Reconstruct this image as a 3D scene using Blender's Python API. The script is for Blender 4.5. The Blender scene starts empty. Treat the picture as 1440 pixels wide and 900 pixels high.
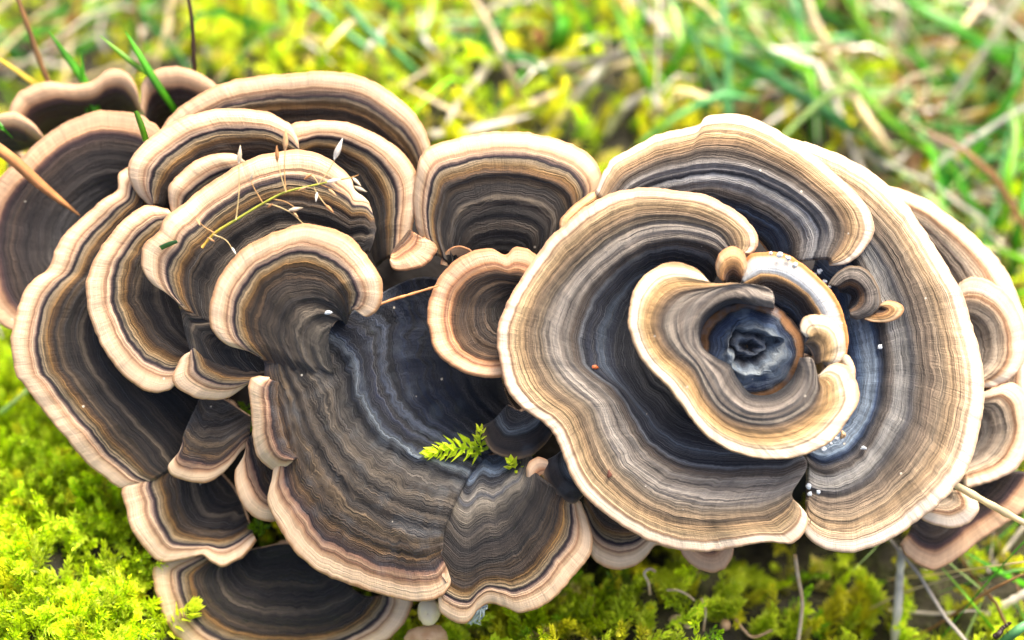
import bpy, math, random
import numpy as np
from mathutils import Vector, Matrix

random.seed(7)
RNG = np.random.default_rng(11)
SC = bpy.context.scene
COL = SC.collection

# ------------------------------------------------------------------ camera
ELEV = math.radians(57.0)            # the camera looks down at this angle
DIST = 0.33                          # metres to the plane of sharp focus
WIDE = 0.200                         # metres of that plane that the frame spans
TARGET = np.array([0.0, 0.0, 0.070])
FWD = np.array([0.0, math.cos(ELEV), -math.sin(ELEV)])
RIGHT = np.array([1.0, 0.0, 0.0])
UP = np.array([0.0, math.sin(ELEV), math.cos(ELEV)])
CAMPOS = TARGET - FWD * DIST
cam_d = bpy.data.cameras.new('camera')
cam = bpy.data.objects.new('camera', cam_d)
COL.objects.link(cam)
cam.location = CAMPOS
cam.rotation_euler = (math.pi / 2 - ELEV, 0, 0)
cam_d.sensor_width = 36.0
cam_d.lens = 36.0 * DIST / WIDE
cam_d.clip_start = 0.01
cam_d.clip_end = 200.0
cam_d.dof.use_dof = True
cam_d.dof.focus_distance = DIST - 0.003
cam_d.dof.aperture_fstop = 5.2
cam_d.dof.aperture_blades = 7
SC.camera = cam

# ------------------------------------------------------------------ sky, sun, exposure
SUN_EL, SUN_AZ = math.radians(56), math.radians(28)     # azimuth from +Y (away from the camera) towards +X
world = bpy.data.worlds.new('World')
SC.world = world
world.use_nodes = True
wn = world.node_tree
bg = wn.nodes['Background']
sky = wn.nodes.new('ShaderNodeTexSky')
sky.sky_type = 'NISHITA'
sky.sun_disc = False
sky.sun_elevation = SUN_EL
sky.sun_rotation = SUN_AZ
sky.air_density = 0.6
sky.dust_density = 7.0
sky.ozone_density = 1.0
wn.links.new(sky.outputs['Color'], bg.inputs['Color'])
bg.inputs['Strength'].default_value = 0.15
sun_d = bpy.data.lights.new('sun', 'SUN')
sun_d.energy = 1.3
sun_d.angle = math.radians(22)
sun_d.color = (1.0, 0.93, 0.82)
sun = bpy.data.objects.new('sun', sun_d)
COL.objects.link(sun)
sdir = Vector((math.sin(SUN_AZ) * math.cos(SUN_EL), math.cos(SUN_AZ) * math.cos(SUN_EL), math.sin(SUN_EL)))
sun.rotation_euler = sdir.to_track_quat('Z', 'Y').to_euler()
sun.location = sdir * 3
SC.view_settings.view_transform = 'Standard'
SC.view_settings.look = 'None'
SC.view_settings.exposure = 1.82
SC.view_settings.gamma = 1.0
SC.view_settings.use_curve_mapping = False


# ------------------------------------------------------------------ helpers
def lin(c, k=1.0):
    out = []
    for v in c[:3]:
        v = v / 255.0
        out.append((v / 12.92 if v <= 0.04045 else ((v + 0.055) / 1.055) ** 2.4) * k)
    return tuple(out)


def P(px, py, h):
    """place in the bank of fungi: px, py on the focus plane (0.139 mm each), h millimetres above that plane"""
    px = np.asarray(px, float); py = np.asarray(py, float); h = np.asarray(h, float) / 1000.0
    k = (DIST - h) / DIST
    sx = (px - 720.0) / 1440.0 * WIDE * k
    sy = (450.0 - py) / 1440.0 * WIDE * k
    return TARGET + sx[..., None] * RIGHT + sy[..., None] * UP - h[..., None] * FWD


def catmull(pts, n, closed=False):
    """smooth curve through pts (k,d), n samples evenly spaced by arc length"""
    p = np.asarray(pts, float)
    if len(p) == 1:
        return np.repeat(p, n, 0)
    if len(p) == 2:
        t = np.linspace(0, 1, n)[:, None]
        return p[0] * (1 - t) + p[1] * t
    if closed:
        q = np.vstack([p[-2], p, p[1]])
    else:
        q = np.vstack([2 * p[0] - p[1], p, 2 * p[-1] - p[-2]])
    out = []
    for i in range(len(p) - 1):
        a, b, c, d = q[i], q[i + 1], q[i + 2], q[i + 3]
        t = np.linspace(0, 1, 16, endpoint=False)[:, None]
        out.append(0.5 * ((2 * b) + (-a + c) * t + (2 * a - 5 * b + 4 * c - d) * t ** 2 + (-a + 3 * b - 3 * c + d) * t ** 3))
    out.append(p[-1:])
    f = np.vstack(out)
    seg = np.linalg.norm(np.diff(f[:, :2], axis=0), axis=1)
    s = np.concatenate([[0], np.cumsum(seg)])
    u = np.linspace(0, s[-1], n)
    return np.stack([np.interp(u, s, f[:, j]) for j in range(f.shape[1])], 1)


def smooth_noise(n, step, rng):
    """smooth random signal of n samples, one knot every step samples"""
    k = max(4, int(n / max(step, 1e-6)) + 4)
    v = rng.normal(0, 1, k)
    x = np.linspace(1, k - 3, n)
    i = x.astype(int); f = x - i
    f = f * f * (3 - 2 * f)
    return v[i] * (1 - f) + v[i + 1] * f


def link(name, mesh, mat=None, parent=None):
    o = bpy.data.objects.new(name, mesh)
    COL.objects.link(o)
    if mat is not None and not mesh.materials:
        mesh.materials.append(mat)
    if parent is not None:
        o.parent = parent
    return o


def tag(o, label=None, cat=None, group=None, kind=None):
    if label: o['label'] = label
    if cat: o['category'] = cat
    if group: o['group'] = group
    if kind: o['kind'] = kind
    return o


def empty(name, loc=(0, 0, 0)):
    o = bpy.data.objects.new(name, None)
    o.empty_display_size = 0.005
    o.location = loc
    COL.objects.link(o)
    return o


def mesh_np(name, V, F, attrs=None, normals=None, smooth=True):
    """V (n,3); F (m,3) or (m,4) int array"""
    V = np.ascontiguousarray(V, np.float32); F = np.ascontiguousarray(F, np.int32)
    me = bpy.data.meshes.new(name)
    me.vertices.add(len(V)); me.vertices.foreach_set('co', V.ravel())
    w = F.shape[1]
    me.loops.add(F.size); me.loops.foreach_set('vertex_index', F.ravel())
    me.polygons.add(len(F))
    me.polygons.foreach_set('loop_start', np.arange(0, F.size, w, dtype=np.int32))
    me.polygons.foreach_set('loop_total', np.full(len(F), w, np.int32))
    me.polygons.foreach_set('use_smooth', np.full(len(F), smooth, bool))
    me.update(calc_edges=True)
    for k, a in (attrs or {}).items():
        a = np.ascontiguousarray(a, np.float32)
        if a.ndim == 1:
            at = me.attributes.new(k, 'FLOAT', 'POINT'); at.data.foreach_set('value', a)
        else:
            at = me.attributes.new(k, 'FLOAT_COLOR', 'POINT')
            c = np.ones((len(a), 4), np.float32); c[:, :3] = a
            at.data.foreach_set('color', c.ravel())
    if normals is not None:
        me.normals_split_custom_set_from_vertices(np.asarray(normals, float).tolist())
    return me


def grid_faces(nr, nc):
    i = np.arange((nr - 1) * (nc - 1))
    r, c = i // (nc - 1), i % (nc - 1)
    a = r * nc + c
    return np.stack([a, a + 1, a + nc + 1, a + nc], 1)


def grid_normals(G):
    du = np.gradient(G, axis=0); dv = np.gradient(G, axis=1)
    n = np.cross(du, dv)
    l = np.linalg.norm(n, axis=2, keepdims=True)
    return n / np.maximum(l, 1e-12)


def tube(path, radii, sides=6, cap_ends=True):
    """path (n,3), radii (n,) -> V, F(quads)"""
    path = np.asarray(path, float); n = len(path)
    radii = np.broadcast_to(np.asarray(radii, float), (n,))
    d = np.gradient(path, axis=0); d /= np.maximum(np.linalg.norm(d, axis=1, keepdims=True), 1e-12)
    ref = np.array([0.31, 0.22, 0.92]); a = np.cross(d, ref); a /= np.maximum(np.linalg.norm(a, axis=1, keepdims=True), 1e-9)
    b = np.cross(d, a)
    th = np.linspace(0, 2 * math.pi, sides, endpoint=False)
    V = path[:, None] + radii[:, None, None] * (np.cos(th)[None, :, None] * a[:, None] + np.sin(th)[None, :, None] * b[:, None])
    V = V.reshape(-1, 3)
    F = []
    for i in range(n - 1):
        for j in range(sides):
            k = (j + 1) % sides
            F.append((i * sides + j, i * sides + k, (i + 1) * sides + k, (i + 1) * sides + j))
    if cap_ends and sides == 6:
        for o in (0, (n - 1) * sides):
            F.append((o, o + 1, o + 2, o + 3)); F.append((o, o + 3, o + 4, o + 5))
    return V, np.array(F)


# ------------------------------------------------------------------ ground shape
NOISE_TABLES = {}


def vnoise(x, y, f, seed):
    tab = NOISE_TABLES.get(seed)
    if tab is None:
        tab = NOISE_TABLES[seed] = np.random.default_rng(seed).random((64, 64))
    X = x * f + 1000.3; Y = y * f + 1000.7
    i = np.floor(X).astype(int); j = np.floor(Y).astype(int)
    u = X - i; v = Y - j
    u = u * u * (3 - 2 * u); v = v * v * (3 - 2 * v)
    g = lambda a, b: tab[a % 64, b % 64]
    return (g(i, j) * (1 - u) + g(i + 1, j) * u) * (1 - v) + (g(i, j + 1) * (1 - u) + g(i + 1, j + 1) * u) * v - 0.5


def ground(x, y):
    x = np.asarray(x, float); y = np.asarray(y, float)
    z = 0.008 + 0 * x
    z = z + 0.022 * np.exp(-(((x + 0.105) / 0.050) ** 2 + ((y + 0.045) / 0.060) ** 2))
    z = z + 0.017 * np.exp(-(((x - 0.02) / 0.065) ** 2 + ((y + 0.062) / 0.028) ** 2))
    z = z + 0.024 * np.exp(-(((x + 0.045) / 0.060) ** 2 + ((y - 0.105) / 0.040) ** 2))
    z = z + 0.012 * np.exp(-(((x - 0.03) / 0.060) ** 2 + ((y - 0.100) / 0.040) ** 2))
    near = np.exp(-((x / 0.6) ** 2 + (y / 0.6) ** 2))
    z = z + near * (0.010 * vnoise(x, y, 45, 1) + 0.005 * vnoise(x, y, 130, 2))
    far = np.sqrt(x * x + y * y)
    z = z + 0.10 * vnoise(x, y, 0.6, 3) * np.clip((far - 0.5) / 2.0, 0, 1)
    return z


def G(px, py, lift=0.0):
    """place on the ground along the line of sight, lifted by lift mm along it"""
    o = P(px, py, 0.0)
    d = (o - CAMPOS); d = d / np.linalg.norm(d)
    s = 0.0; p = o
    for _ in range(600):
        p = o + d * s
        if p[2] <= ground(p[0], p[1]): break
        s += 0.001
    return p - d * lift / 1000.0


# ------------------------------------------------------------------ node materials
def new_mat(name):
    m = bpy.data.materials.new(name); m.use_nodes = True
    nt = m.node_tree
    return m, nt, nt.nodes['Principled BSDF'], nt.nodes['Material Output']


def N(nt, kind, **kw):
    n = nt.nodes.new(kind)
    for k, v in kw.items():
        if k.startswith('i_'):
            n.inputs[k[2:].replace('_', ' ')].default_value = v
        else:
            setattr(n, k, v)
    return n


def mth(nt, op, a, b=None, c=None, clamp=False):
    n = nt.nodes.new('ShaderNodeMath'); n.operation = op; n.use_clamp = clamp
    for i, v in enumerate((a, b, c)):
        if v is None: continue
        if isinstance(v, (int, float)): n.inputs[i].default_value = v
        else: nt.links.new(v, n.inputs[i])
    return n.outputs[0]


def attr(nt, name, out='Fac'):
    n = nt.nodes.new('ShaderNodeAttribute'); n.attribute_name = name
    return n.outputs[out]


def noise3(nt, x, y, z, scale=1.0, detail=3.0, rough=0.55):
    c = nt.nodes.new('ShaderNodeCombineXYZ')
    for i, v in enumerate((x, y, z)):
        if isinstance(v, (int, float)): c.inputs[i].default_value = v
        else: nt.links.new(v, c.inputs[i])
    t = nt.nodes.new('ShaderNodeTexNoise')
    t.inputs['Scale'].default_value = scale; t.inputs['Detail'].default_value = detail; t.inputs['Roughness'].default_value = rough
    nt.links.new(c.outputs[0], t.inputs['Vector'])
    return t.outputs['Fac']


def remap(nt, v, a, b, c, d):
    n = nt.nodes.new('ShaderNodeMapRange')
    for i, k in enumerate((a, b, c, d)): n.inputs[i + 1].default_value = k
    nt.links.new(v, n.inputs[0])
    return n.outputs[0]


ALB = 0.80


def cap_material(name, stops, domain, ring=1.0, wobble=5.0, fibre=1.0, pale=24.0, rough=0.72, mottled=0.0, warm=(1.02, 0.99, 0.885), cold=999.0, lines=1.15, power=1.24):
    """zoned upper surface of a bracket: colour follows the distance from the growing margin"""
    m, nt, bs, out = new_mat(name)
    L = nt.links.new
    dist = attr(nt, 'zone'); arc = attr(nt, 'arc'); seed = attr(nt, 'seed')
    n1 = noise3(nt, mth(nt, 'MULTIPLY', arc, 0.16), mth(nt, 'MULTIPLY', dist, 0.020), seed, 1.0, 4.0)
    w = mth(nt, 'MULTIPLY', mth(nt, 'SUBTRACT', n1, 0.5), wobble * 2.0)
    grow = remap(nt, dist, 8, 60, 0.45, 1.6)
    d2 = mth(nt, 'ADD', dist, mth(nt, 'MULTIPLY', w, grow))
    ramp = nt.nodes.new('ShaderNodeValToRGB')
    cr = ramp.color_ramp
    while len(cr.elements) > 1: cr.elements.remove(cr.elements[-1])
    c0 = stops[0][1]
    stops = [(-7.5, tuple(v * k for v, k in zip(c0, (0.80, 0.74, 0.68)))), (-3.0, tuple(v * k for v, k in zip(c0, (0.93, 0.89, 0.84))))] + list(stops)[:29] + [list(stops)[-1]]
    for i, (d, c) in enumerate(stops):
        pos = min(1.0, (d + 8.0) / (domain + 8.0))
        e = cr.elements[0] if i == 0 else cr.elements.new(pos)
        e.position = pos; e.color = (*[ALB * w_ * v ** power for v, w_ in zip(lin(c), warm if d < cold else (1, 1, 1))], 1)
    L(mth(nt, 'DIVIDE', mth(nt, 'ADD', d2, 8.0), domain + 8.0), ramp.inputs['Fac'])
    # fine growth rings
    r1 = noise3(nt, mth(nt, 'MULTIPLY', arc, 0.022), mth(nt, 'MULTIPLY', d2, 0.21), seed, 1.0, 5.0, 0.78)
    r2 = noise3(nt, mth(nt, 'MULTIPLY', arc, 0.12), mth(nt, 'MULTIPLY', d2, 0.62), seed, 1.0, 2.0, 0.6)
    r3 = noise3(nt, mth(nt, 'MULTIPLY', arc, 0.012), mth(nt, 'MULTIPLY', d2, 0.125), seed, 1.0, 1.0, 0.5)
    line = mth(nt, 'SUBTRACT', 1.0, remap(nt, mth(nt, 'ABSOLUTE', mth(nt, 'SUBTRACT', r3, 0.5)), 0.0, 0.038, 0.0, 1.0))
    r4 = noise3(nt, mth(nt, 'MULTIPLY', arc, 0.012), mth(nt, 'MULTIPLY', d2, 0.19), mth(nt, 'ADD', seed, 7.7), 1.0, 1.0, 0.5)
    dline = mth(nt, 'SUBTRACT', 1.0, remap(nt, mth(nt, 'ABSOLUTE', mth(nt, 'SUBTRACT', r4, 0.5)), 0.0, 0.04, 0.0, 1.0))
    # radial fibres
    f1 = noise3(nt, mth(nt, 'MULTIPLY', arc, 3.2), mth(nt, 'MULTIPLY', dist, 0.07), seed, 1.0, 3.0, 0.6)
    f2 = noise3(nt, mth(nt, 'MULTIPLY', arc, 0.55), mth(nt, 'MULTIPLY', dist, 0.018), seed, 1.0, 3.0, 0.6)
    amt = remap(nt, dist, pale * 0.7, pale * 1.6, 0.16, 1.0)
    rr = mth(nt, 'ADD', mth(nt, 'MULTIPLY', mth(nt, 'SUBTRACT', r1, 0.5), 3.4 * ring), mth(nt, 'MULTIPLY', mth(nt, 'SUBTRACT', r2, 0.5), 1.6 * ring))
    rr = mth(nt, 'ADD', rr, mth(nt, 'MULTIPLY', mth(nt, 'SUBTRACT', mth(nt, 'MULTIPLY', line, 0.75), mth(nt, 'MULTIPLY', dline, 0.55)), lines))
    ff = mth(nt, 'ADD', mth(nt, 'MULTIPLY', mth(nt, 'SUBTRACT', f1, 0.5), 0.5 * fibre), mth(nt, 'MULTIPLY', mth(nt, 'SUBTRACT', f2, 0.5), 0.8 * fibre))
    famt = remap(nt, dist, pale * 0.5, pale * 1.8, 0.35, 1.0)
    k = mth(nt, 'ADD', 1.0, mth(nt, 'ADD', mth(nt, 'MULTIPLY', rr, amt), mth(nt, 'MULTIPLY', ff, famt)))
    k = mth(nt, 'MAXIMUM', mth(nt, 'MINIMUM', k, 2.4), 0.30)
    # broad blotches
    tc = nt.nodes.new('ShaderNodeNewGeometry')
    bl = N(nt, 'ShaderNodeTexNoise'); bl.inputs['Scale'].default_value = 110.0; bl.inputs['Detail'].default_value = 4.0
    L(tc.outputs['Position'], bl.inputs['Vector'])
    k = mth(nt, 'MULTIPLY', k, remap(nt, bl.outputs['Fac'], 0.3, 0.7, 0.86, 1.14))
    mx = N(nt, 'ShaderNodeVectorMath', operation='SCALE')
    L(ramp.outputs['Color'], mx.inputs[0]); L(k, mx.inputs['Scale'])
    col = mx.outputs[0]
    if mottled > 0:
        ml = N(nt, 'ShaderNodeTexNoise'); ml.inputs['Scale'].default_value = 260.0; ml.inputs['Detail'].default_value = 5.0
        L(tc.outputs['Position'], ml.inputs['Vector'])
        mm = nt.nodes.new('ShaderNodeMix'); mm.data_type = 'RGBA'
        L(mth(nt, 'MULTIPLY', remap(nt, ml.outputs['Fac'], 0.52, 0.68, 0.0, 1.0), mottled), mm.inputs[0])
        L(col, mm.inputs[6]); mm.inputs[7].default_value = (*lin((120, 132, 140), ALB), 1)
        col = mm.outputs[2]
    # tiny dust grains
    vo = N(nt, 'ShaderNodeTexVoronoi'); vo.inputs['Scale'].default_value = 420.0
    L(tc.outputs['Position'], vo.inputs['Vector'])
    sp = N(nt, 'ShaderNodeTexWhiteNoise', noise_dimensions='3D'); L(vo.outputs['Position'], sp.inputs['Vector'])
    dot = mth(nt, 'MULTIPLY', mth(nt, 'LESS_THAN', vo.outputs['Distance'], 0.10), mth(nt, 'GREATER_THAN', sp.outputs['Value'], 0.965))
    dm = nt.nodes.new('ShaderNodeMix'); dm.data_type = 'RGBA'
    L(dot, dm.inputs[0]); L(col, dm.inputs[6]); dm.inputs[7].default_value = (0.55, 0.48, 0.36, 1)
    L(dm.outputs[2], bs.inputs['Base Color'])
    bs.inputs['Roughness'].default_value = rough
    bs.inputs['Specular IOR Level'].default_value = 0.35
    bs.inputs['Sheen Weight'].default_value = 0.12
    bs.inputs['Sheen Roughness'].default_value = 0.4
    hgt = mth(nt, 'ADD', mth(nt, 'MULTIPLY', r1, 1.0), mth(nt, 'ADD', mth(nt, 'MULTIPLY', f1, 0.55), mth(nt, 'MULTIPLY', r2, 0.4)))
    hgt = mth(nt, 'ADD', hgt, mth(nt, 'MULTIPLY', mth(nt, 'SUBTRACT', line, dline), 0.45))
    hgt = mth(nt, 'MULTIPLY', hgt, amt)
    wr = noise3(nt, mth(nt, 'MULTIPLY', arc, 1.5), mth(nt, 'MULTIPLY', dist, 0.035), seed, 1.0, 4.0, 0.65)
    hgt = mth(nt, 'ADD', hgt, mth(nt, 'MULTIPLY', wr, 0.5))
    bp = N(nt, 'ShaderNodeBump'); bp.inputs['Strength'].default_value = 0.8; bp.inputs['Distance'].default_value = 0.00045
    L(hgt, bp.inputs['Height']); L(bp.outputs[0], bs.inputs['Normal'])
    return m


def plain_material(name, c1, c2, scale=300.0, rough=0.7, bump=0.0, translucent=0.0, detail=4.0, alb=ALB):
    m, nt, bs, out = new_mat(name)
    L = nt.links.new
    g = nt.nodes.new('ShaderNodeNewGeometry')
    t = N(nt, 'ShaderNodeTexNoise'); t.inputs['Scale'].default_value = scale; t.inputs['Detail'].default_value = detail
    L(g.outputs['Position'], t.inputs['Vector'])
    mx = nt.nodes.new('ShaderNodeMix'); mx.data_type = 'RGBA'
    L(remap(nt, t.outputs['Fac'], 0.3, 0.7, 0, 1), mx.inputs[0])
    mx.inputs[6].default_value = (*lin(c1, alb), 1); mx.inputs[7].default_value = (*lin(c2, alb), 1)
    L(mx.outputs[2], bs.inputs['Base Color'])
    bs.inputs['Roughness'].default_value = rough
    if bump:
        bp = N(nt, 'ShaderNodeBump'); bp.inputs['Strength'].default_value = 0.7; bp.inputs['Distance'].default_value = bump
        L(t.outputs['Fac'], bp.inputs['Height']); L(bp.outputs[0], bs.inputs['Normal'])
    if translucent:
        tr = nt.nodes.new('ShaderNodeBsdfTranslucent'); L(mx.outputs[2], tr.inputs['Color'])
        ms = nt.nodes.new('ShaderNodeMixShader'); ms.inputs[0].default_value = translucent
        L(bs.outputs[0], ms.inputs[1]); L(tr.outputs[0], ms.inputs[2]); L(ms.outputs[0], out.inputs['Surface'])
    return m


def tint_material(name, rough=0.5, translucent=0.4, scale=900.0, spec=0.5):
    """leaf material: colour from the mesh attribute 'tint', small random variation"""
    m, nt, bs, out = new_mat(name)
    L = nt.links.new
    c = attr(nt, 'tint', 'Color')
    g = nt.nodes.new('ShaderNodeNewGeometry')
    t = N(nt, 'ShaderNodeTexNoise'); t.inputs['Scale'].default_value = scale; t.inputs['Detail'].default_value = 3.0
    L(g.outputs['Position'], t.inputs['Vector'])
    mx = N(nt, 'ShaderNodeVectorMath', operation='SCALE'); L(c, mx.inputs[0]); L(remap(nt, t.outputs['Fac'], 0.3, 0.7, 0.75, 1.2), mx.inputs['Scale'])
    L(mx.outputs[0], bs.inputs['Base Color'])
    bs.inputs['Roughness'].default_value = rough
    bs.inputs['Specular IOR Level'].default_value = spec
    tr = nt.nodes.new('ShaderNodeBsdfTranslucent'); L(mx.outputs[0], tr.inputs['Color'])
    ms = nt.nodes.new('ShaderNodeMixShader'); ms.inputs[0].default_value = translucent
    L(bs.outputs[0], ms.inputs[1]); L(tr.outputs[0], ms.inputs[2]); L(ms.outputs[0], out.inputs['Surface'])
    return m


# zonation of the brackets, px from the margin -> colour
LEFT = [(0, (204, 166, 130)), (4, (231, 207, 180)), (12, (232, 208, 182)), (19, (208, 179, 148)), (22, (156, 122, 98)), (24, (206, 176, 148)),
        (28, (192, 170, 150)), (30, (120, 100, 96)), (32, (46, 35, 42)), (34, (50, 40, 46)), (36, (154, 140, 120)), (41, (146, 126, 96)), (46, (142, 112, 70)), (51, (104, 80, 52)),
        (55, (62, 52, 43)), (63, (90, 77, 62)), (70, (52, 46, 42)), (82, (62, 55, 50)), (91, (110, 100, 88)), (96, (62, 55, 50)), (112, (44, 40, 38)), (128, (76, 68, 60)),
        (134, (44, 40, 39)), (160, (36, 34, 34)), (172, (58, 54, 51)), (180, (32, 31, 32)), (220, (26, 25, 27)), (260, (20, 20, 23))]
FRONT = [(0, (202, 163, 127)), (3, (229, 204, 175)), (12, (230, 206, 178)), (18, (206, 170, 138)), (22, (128, 96, 78)), (25, (194, 164, 138)), (29, (146, 116, 100)), (32, (52, 40, 46)),
         (37, (76, 60, 50)), (46, (104, 84, 60)), (56, (66, 56, 47)), (68, (106, 92, 74)), (76, (64, 57, 51)), (98, (84, 76, 67)), (110, (58, 54, 51)), (122, (104, 96, 86)),
         (132, (68, 63, 59)), (144, (94, 90, 86)), (152, (42, 41, 45)), (158, (17, 20, 28)), (164, (40, 50, 66)), (170, (108, 118, 130)), (176, (52, 62, 78)), (183, (18, 21, 32)), (194, (44, 50, 66)), (200, (20, 23, 34)),
         (212, (84, 92, 106)), (219, (17, 21, 32)), (232, (26, 40, 62)), (241, (90, 102, 114)), (248, (20, 34, 58)), (340, (14, 17, 25))]
HOOK = LEFT[:15] + [(62, (96, 78, 58)), (72, (66, 57, 50)), (88, (86, 76, 66)), (98, (60, 54, 50)), (112, (82, 74, 66)), (124, (110, 102, 92)), (134, (84, 78, 72)), (150, (104, 98, 90)), (170, (70, 68, 66)), (260, (50, 50, 52))]
FAN = LEFT[:14] + [(55, (60, 50, 42)), (66, (84, 70, 54)), (76, (50, 45, 42)), (92, (64, 56, 50)), (106, (46, 42, 42)), (122, (82, 76, 70)), (130, (54, 50, 50)), (146, (112, 106, 98)), (158, (128, 122, 114)), (165, (70, 74, 82)), (171, (138, 132, 122)),
       (182, (56, 58, 64)), (192, (26, 30, 40)), (200, (116, 130, 146)), (210, (70, 86, 108)), (220, (24, 30, 44)), (260, (20, 24, 34))]
OUTER = [(0, (222, 192, 164)), (4, (244, 230, 210)), (13, (244, 230, 210)), (17, (190, 160, 130)), (20, (228, 202, 170)), (30, (198, 170, 136)), (40, (162, 138, 108)), (52, (154, 136, 114)),
         (64, (130, 114, 98)), (80, (108, 98, 88)), (92, (74, 74, 78)), (97, (136, 134, 132)), (114, (152, 150, 148)), (122, (96, 88, 82)), (132, (76, 72, 72)), (138, (30, 42, 60)),
         (144, (50, 66, 90)), (150, (130, 146, 160)), (162, (140, 154, 166)), (172, (86, 104, 124)), (179, (44, 62, 88)), (194, (22, 32, 50)), (260, (16, 20, 32))]
TOP = [(0, (222, 192, 164)), (3, (244, 230, 210)), (9, (244, 230, 210)), (12, (176, 146, 116)), (15, (214, 182, 144)), (27, (180, 150, 112)), (35, (146, 120, 92)), (45, (108, 94, 80)), (56, (90, 82, 76)),
       (64, (138, 134, 132)), (75, (104, 102, 104)), (79, (46, 48, 56)), (83, (134, 134, 136)), (96, (156, 154, 154)), (106, (100, 92, 86)), (114, (58, 52, 50)), (121, (32, 40, 56)), (131, (80, 100, 128)), (140, (34, 52, 84)), (150, (70, 92, 122)), (160, (20, 28, 46))]
MIDDLE = [(0, (216, 178, 146)), (3, (240, 220, 196)), (10, (240, 220, 196)), (13, (160, 124, 94)), (16, (210, 182, 146)), (24, (180, 154, 118)), (33, (160, 134, 102)), (40, (134, 114, 92)),
          (50, (142, 124, 102)), (58, (104, 94, 82)), (66, (148, 138, 128)), (78, (158, 150, 142)), (88, (116, 108, 102)), (96, (142, 134, 126)), (104, (88, 78, 70)), (112, (70, 62, 57)),
          (117, (104, 108, 116)), (121, (26, 30, 42)), (134, (24, 30, 46)), (143, (78, 90, 108)), (149, (30, 38, 56)), (160, (20, 25, 38)), (190, (15, 17, 26)), (240, (11, 12, 18))]
INNER = [(0, (222, 188, 152)), (3, (246, 232, 206)), (12, (246, 234, 210)), (14, (166, 134, 102)), (16, (238, 218, 184)), (21, (218, 188, 142)), (30, (200, 162, 112)), (39, (184, 150, 106)), (45, (152, 124, 92)),
         (51, (112, 94, 76)), (57, (104, 92, 82)), (62, (150, 140, 128)), (72, (144, 134, 124)), (79, (112, 102, 94)), (85, (142, 134, 126)), (98, (136, 126, 118)), (106, (112, 104, 97)), (112, (64, 57, 54)),
         (117, (18, 17, 19)), (130, (12, 12, 16))]
BACK = [(0, (200, 162, 132)), (5, (220, 190, 162)), (18, (214, 182, 152)), (24, (190, 152, 122)), (29, (110, 84, 80)), (34, (74, 60, 62)), (44, (84, 70, 60)), (60, (62, 54, 52)),
        (90, (70, 64, 62)), (110, (84, 82, 84)), (130, (56, 56, 60)), (200, (44, 46, 52))]
PALE = [(0, (222, 190, 162)), (4, (240, 224, 206)), (13, (238, 220, 198)), (18, (206, 170, 134)), (22, (160, 120, 90)), (26, (200, 174, 146)), (36, (188, 172, 154)), (46, (150, 136, 122)), (54, (116, 104, 94)), (60, (150, 142, 134)),
        (70, (98, 90, 84)), (84, (120, 114, 108)), (96, (82, 78, 76)), (160, (60, 58, 58))]
SMALL = [(0, (206, 162, 126)), (4, (228, 198, 168)), (13, (230, 200, 172)), (19, (206, 160, 124)), (22, (150, 108, 84)), (25, (204, 166, 134)), (30, (190, 146, 108)), (33, (122, 90, 66)),
         (38, (110, 88, 66)), (50, (86, 70, 56)), (58, (110, 92, 74)), (66, (76, 64, 56)), (80, (92, 80, 70)), (90, (62, 55, 50)), (110, (48, 44, 42)), (140, (38, 36, 36))]
DARK = [(0, (150, 128, 104)), (3, (96, 82, 72)), (9, (40, 33, 31)), (22, (58, 50, 46)), (28, (26, 24, 27)), (38, (104, 114, 126)), (44, (40, 46, 58)), (52, (24, 26, 34)), (62, (64, 70, 80)), (70, (22, 24, 30)), (120, (14, 15, 19))]
GREY = [(0, (136, 118, 98)), (4, (140, 132, 124)), (16, (146, 138, 132)), (24, (78, 70, 66)), (32, (128, 100, 70)), (38, (56, 58, 66)), (50, (44, 52, 66)), (80, (34, 40, 54))]
CRESC = [(0, (206, 150, 96)), (4, (200, 140, 84)), (9, (214, 208, 200)), (18, (216, 214, 212)), (26, (184, 190, 198)), (31, (150, 150, 150)), (34, (196, 160, 112)), (38, (120, 98, 74)), (46, (62, 54, 50)),
         (58, (44, 40, 42)), (66, (90, 96, 106)), (74, (56, 70, 92)), (90, (34, 44, 64)), (120, (18, 20, 28))]
KNOB = [(0, (206, 162, 120)), (3, (230, 202, 166)), (8, (208, 170, 124)), (15, (182, 142, 98)), (21, (116, 88, 64)), (27, (54, 45, 41)), (40, (70, 62, 58))]
BASIN = [(0, (70, 52, 40)), (4, (150, 112, 76)), (12, (168, 130, 92)), (16, (34, 34, 40)), (20, (44, 60, 86)), (28, (58, 74, 98)), (35, (74, 90, 110)), (42, (112, 124, 134)), (48, (142, 148, 148)),
         (54, (120, 132, 142)), (59, (66, 72, 82)), (64, (22, 23, 30)), (70, (46, 52, 64)), (77, (110, 118, 128)), (83, (84, 94, 110)), (88, (30, 38, 52)), (94, (12, 14, 20)), (100, (10, 12, 16))]

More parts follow.
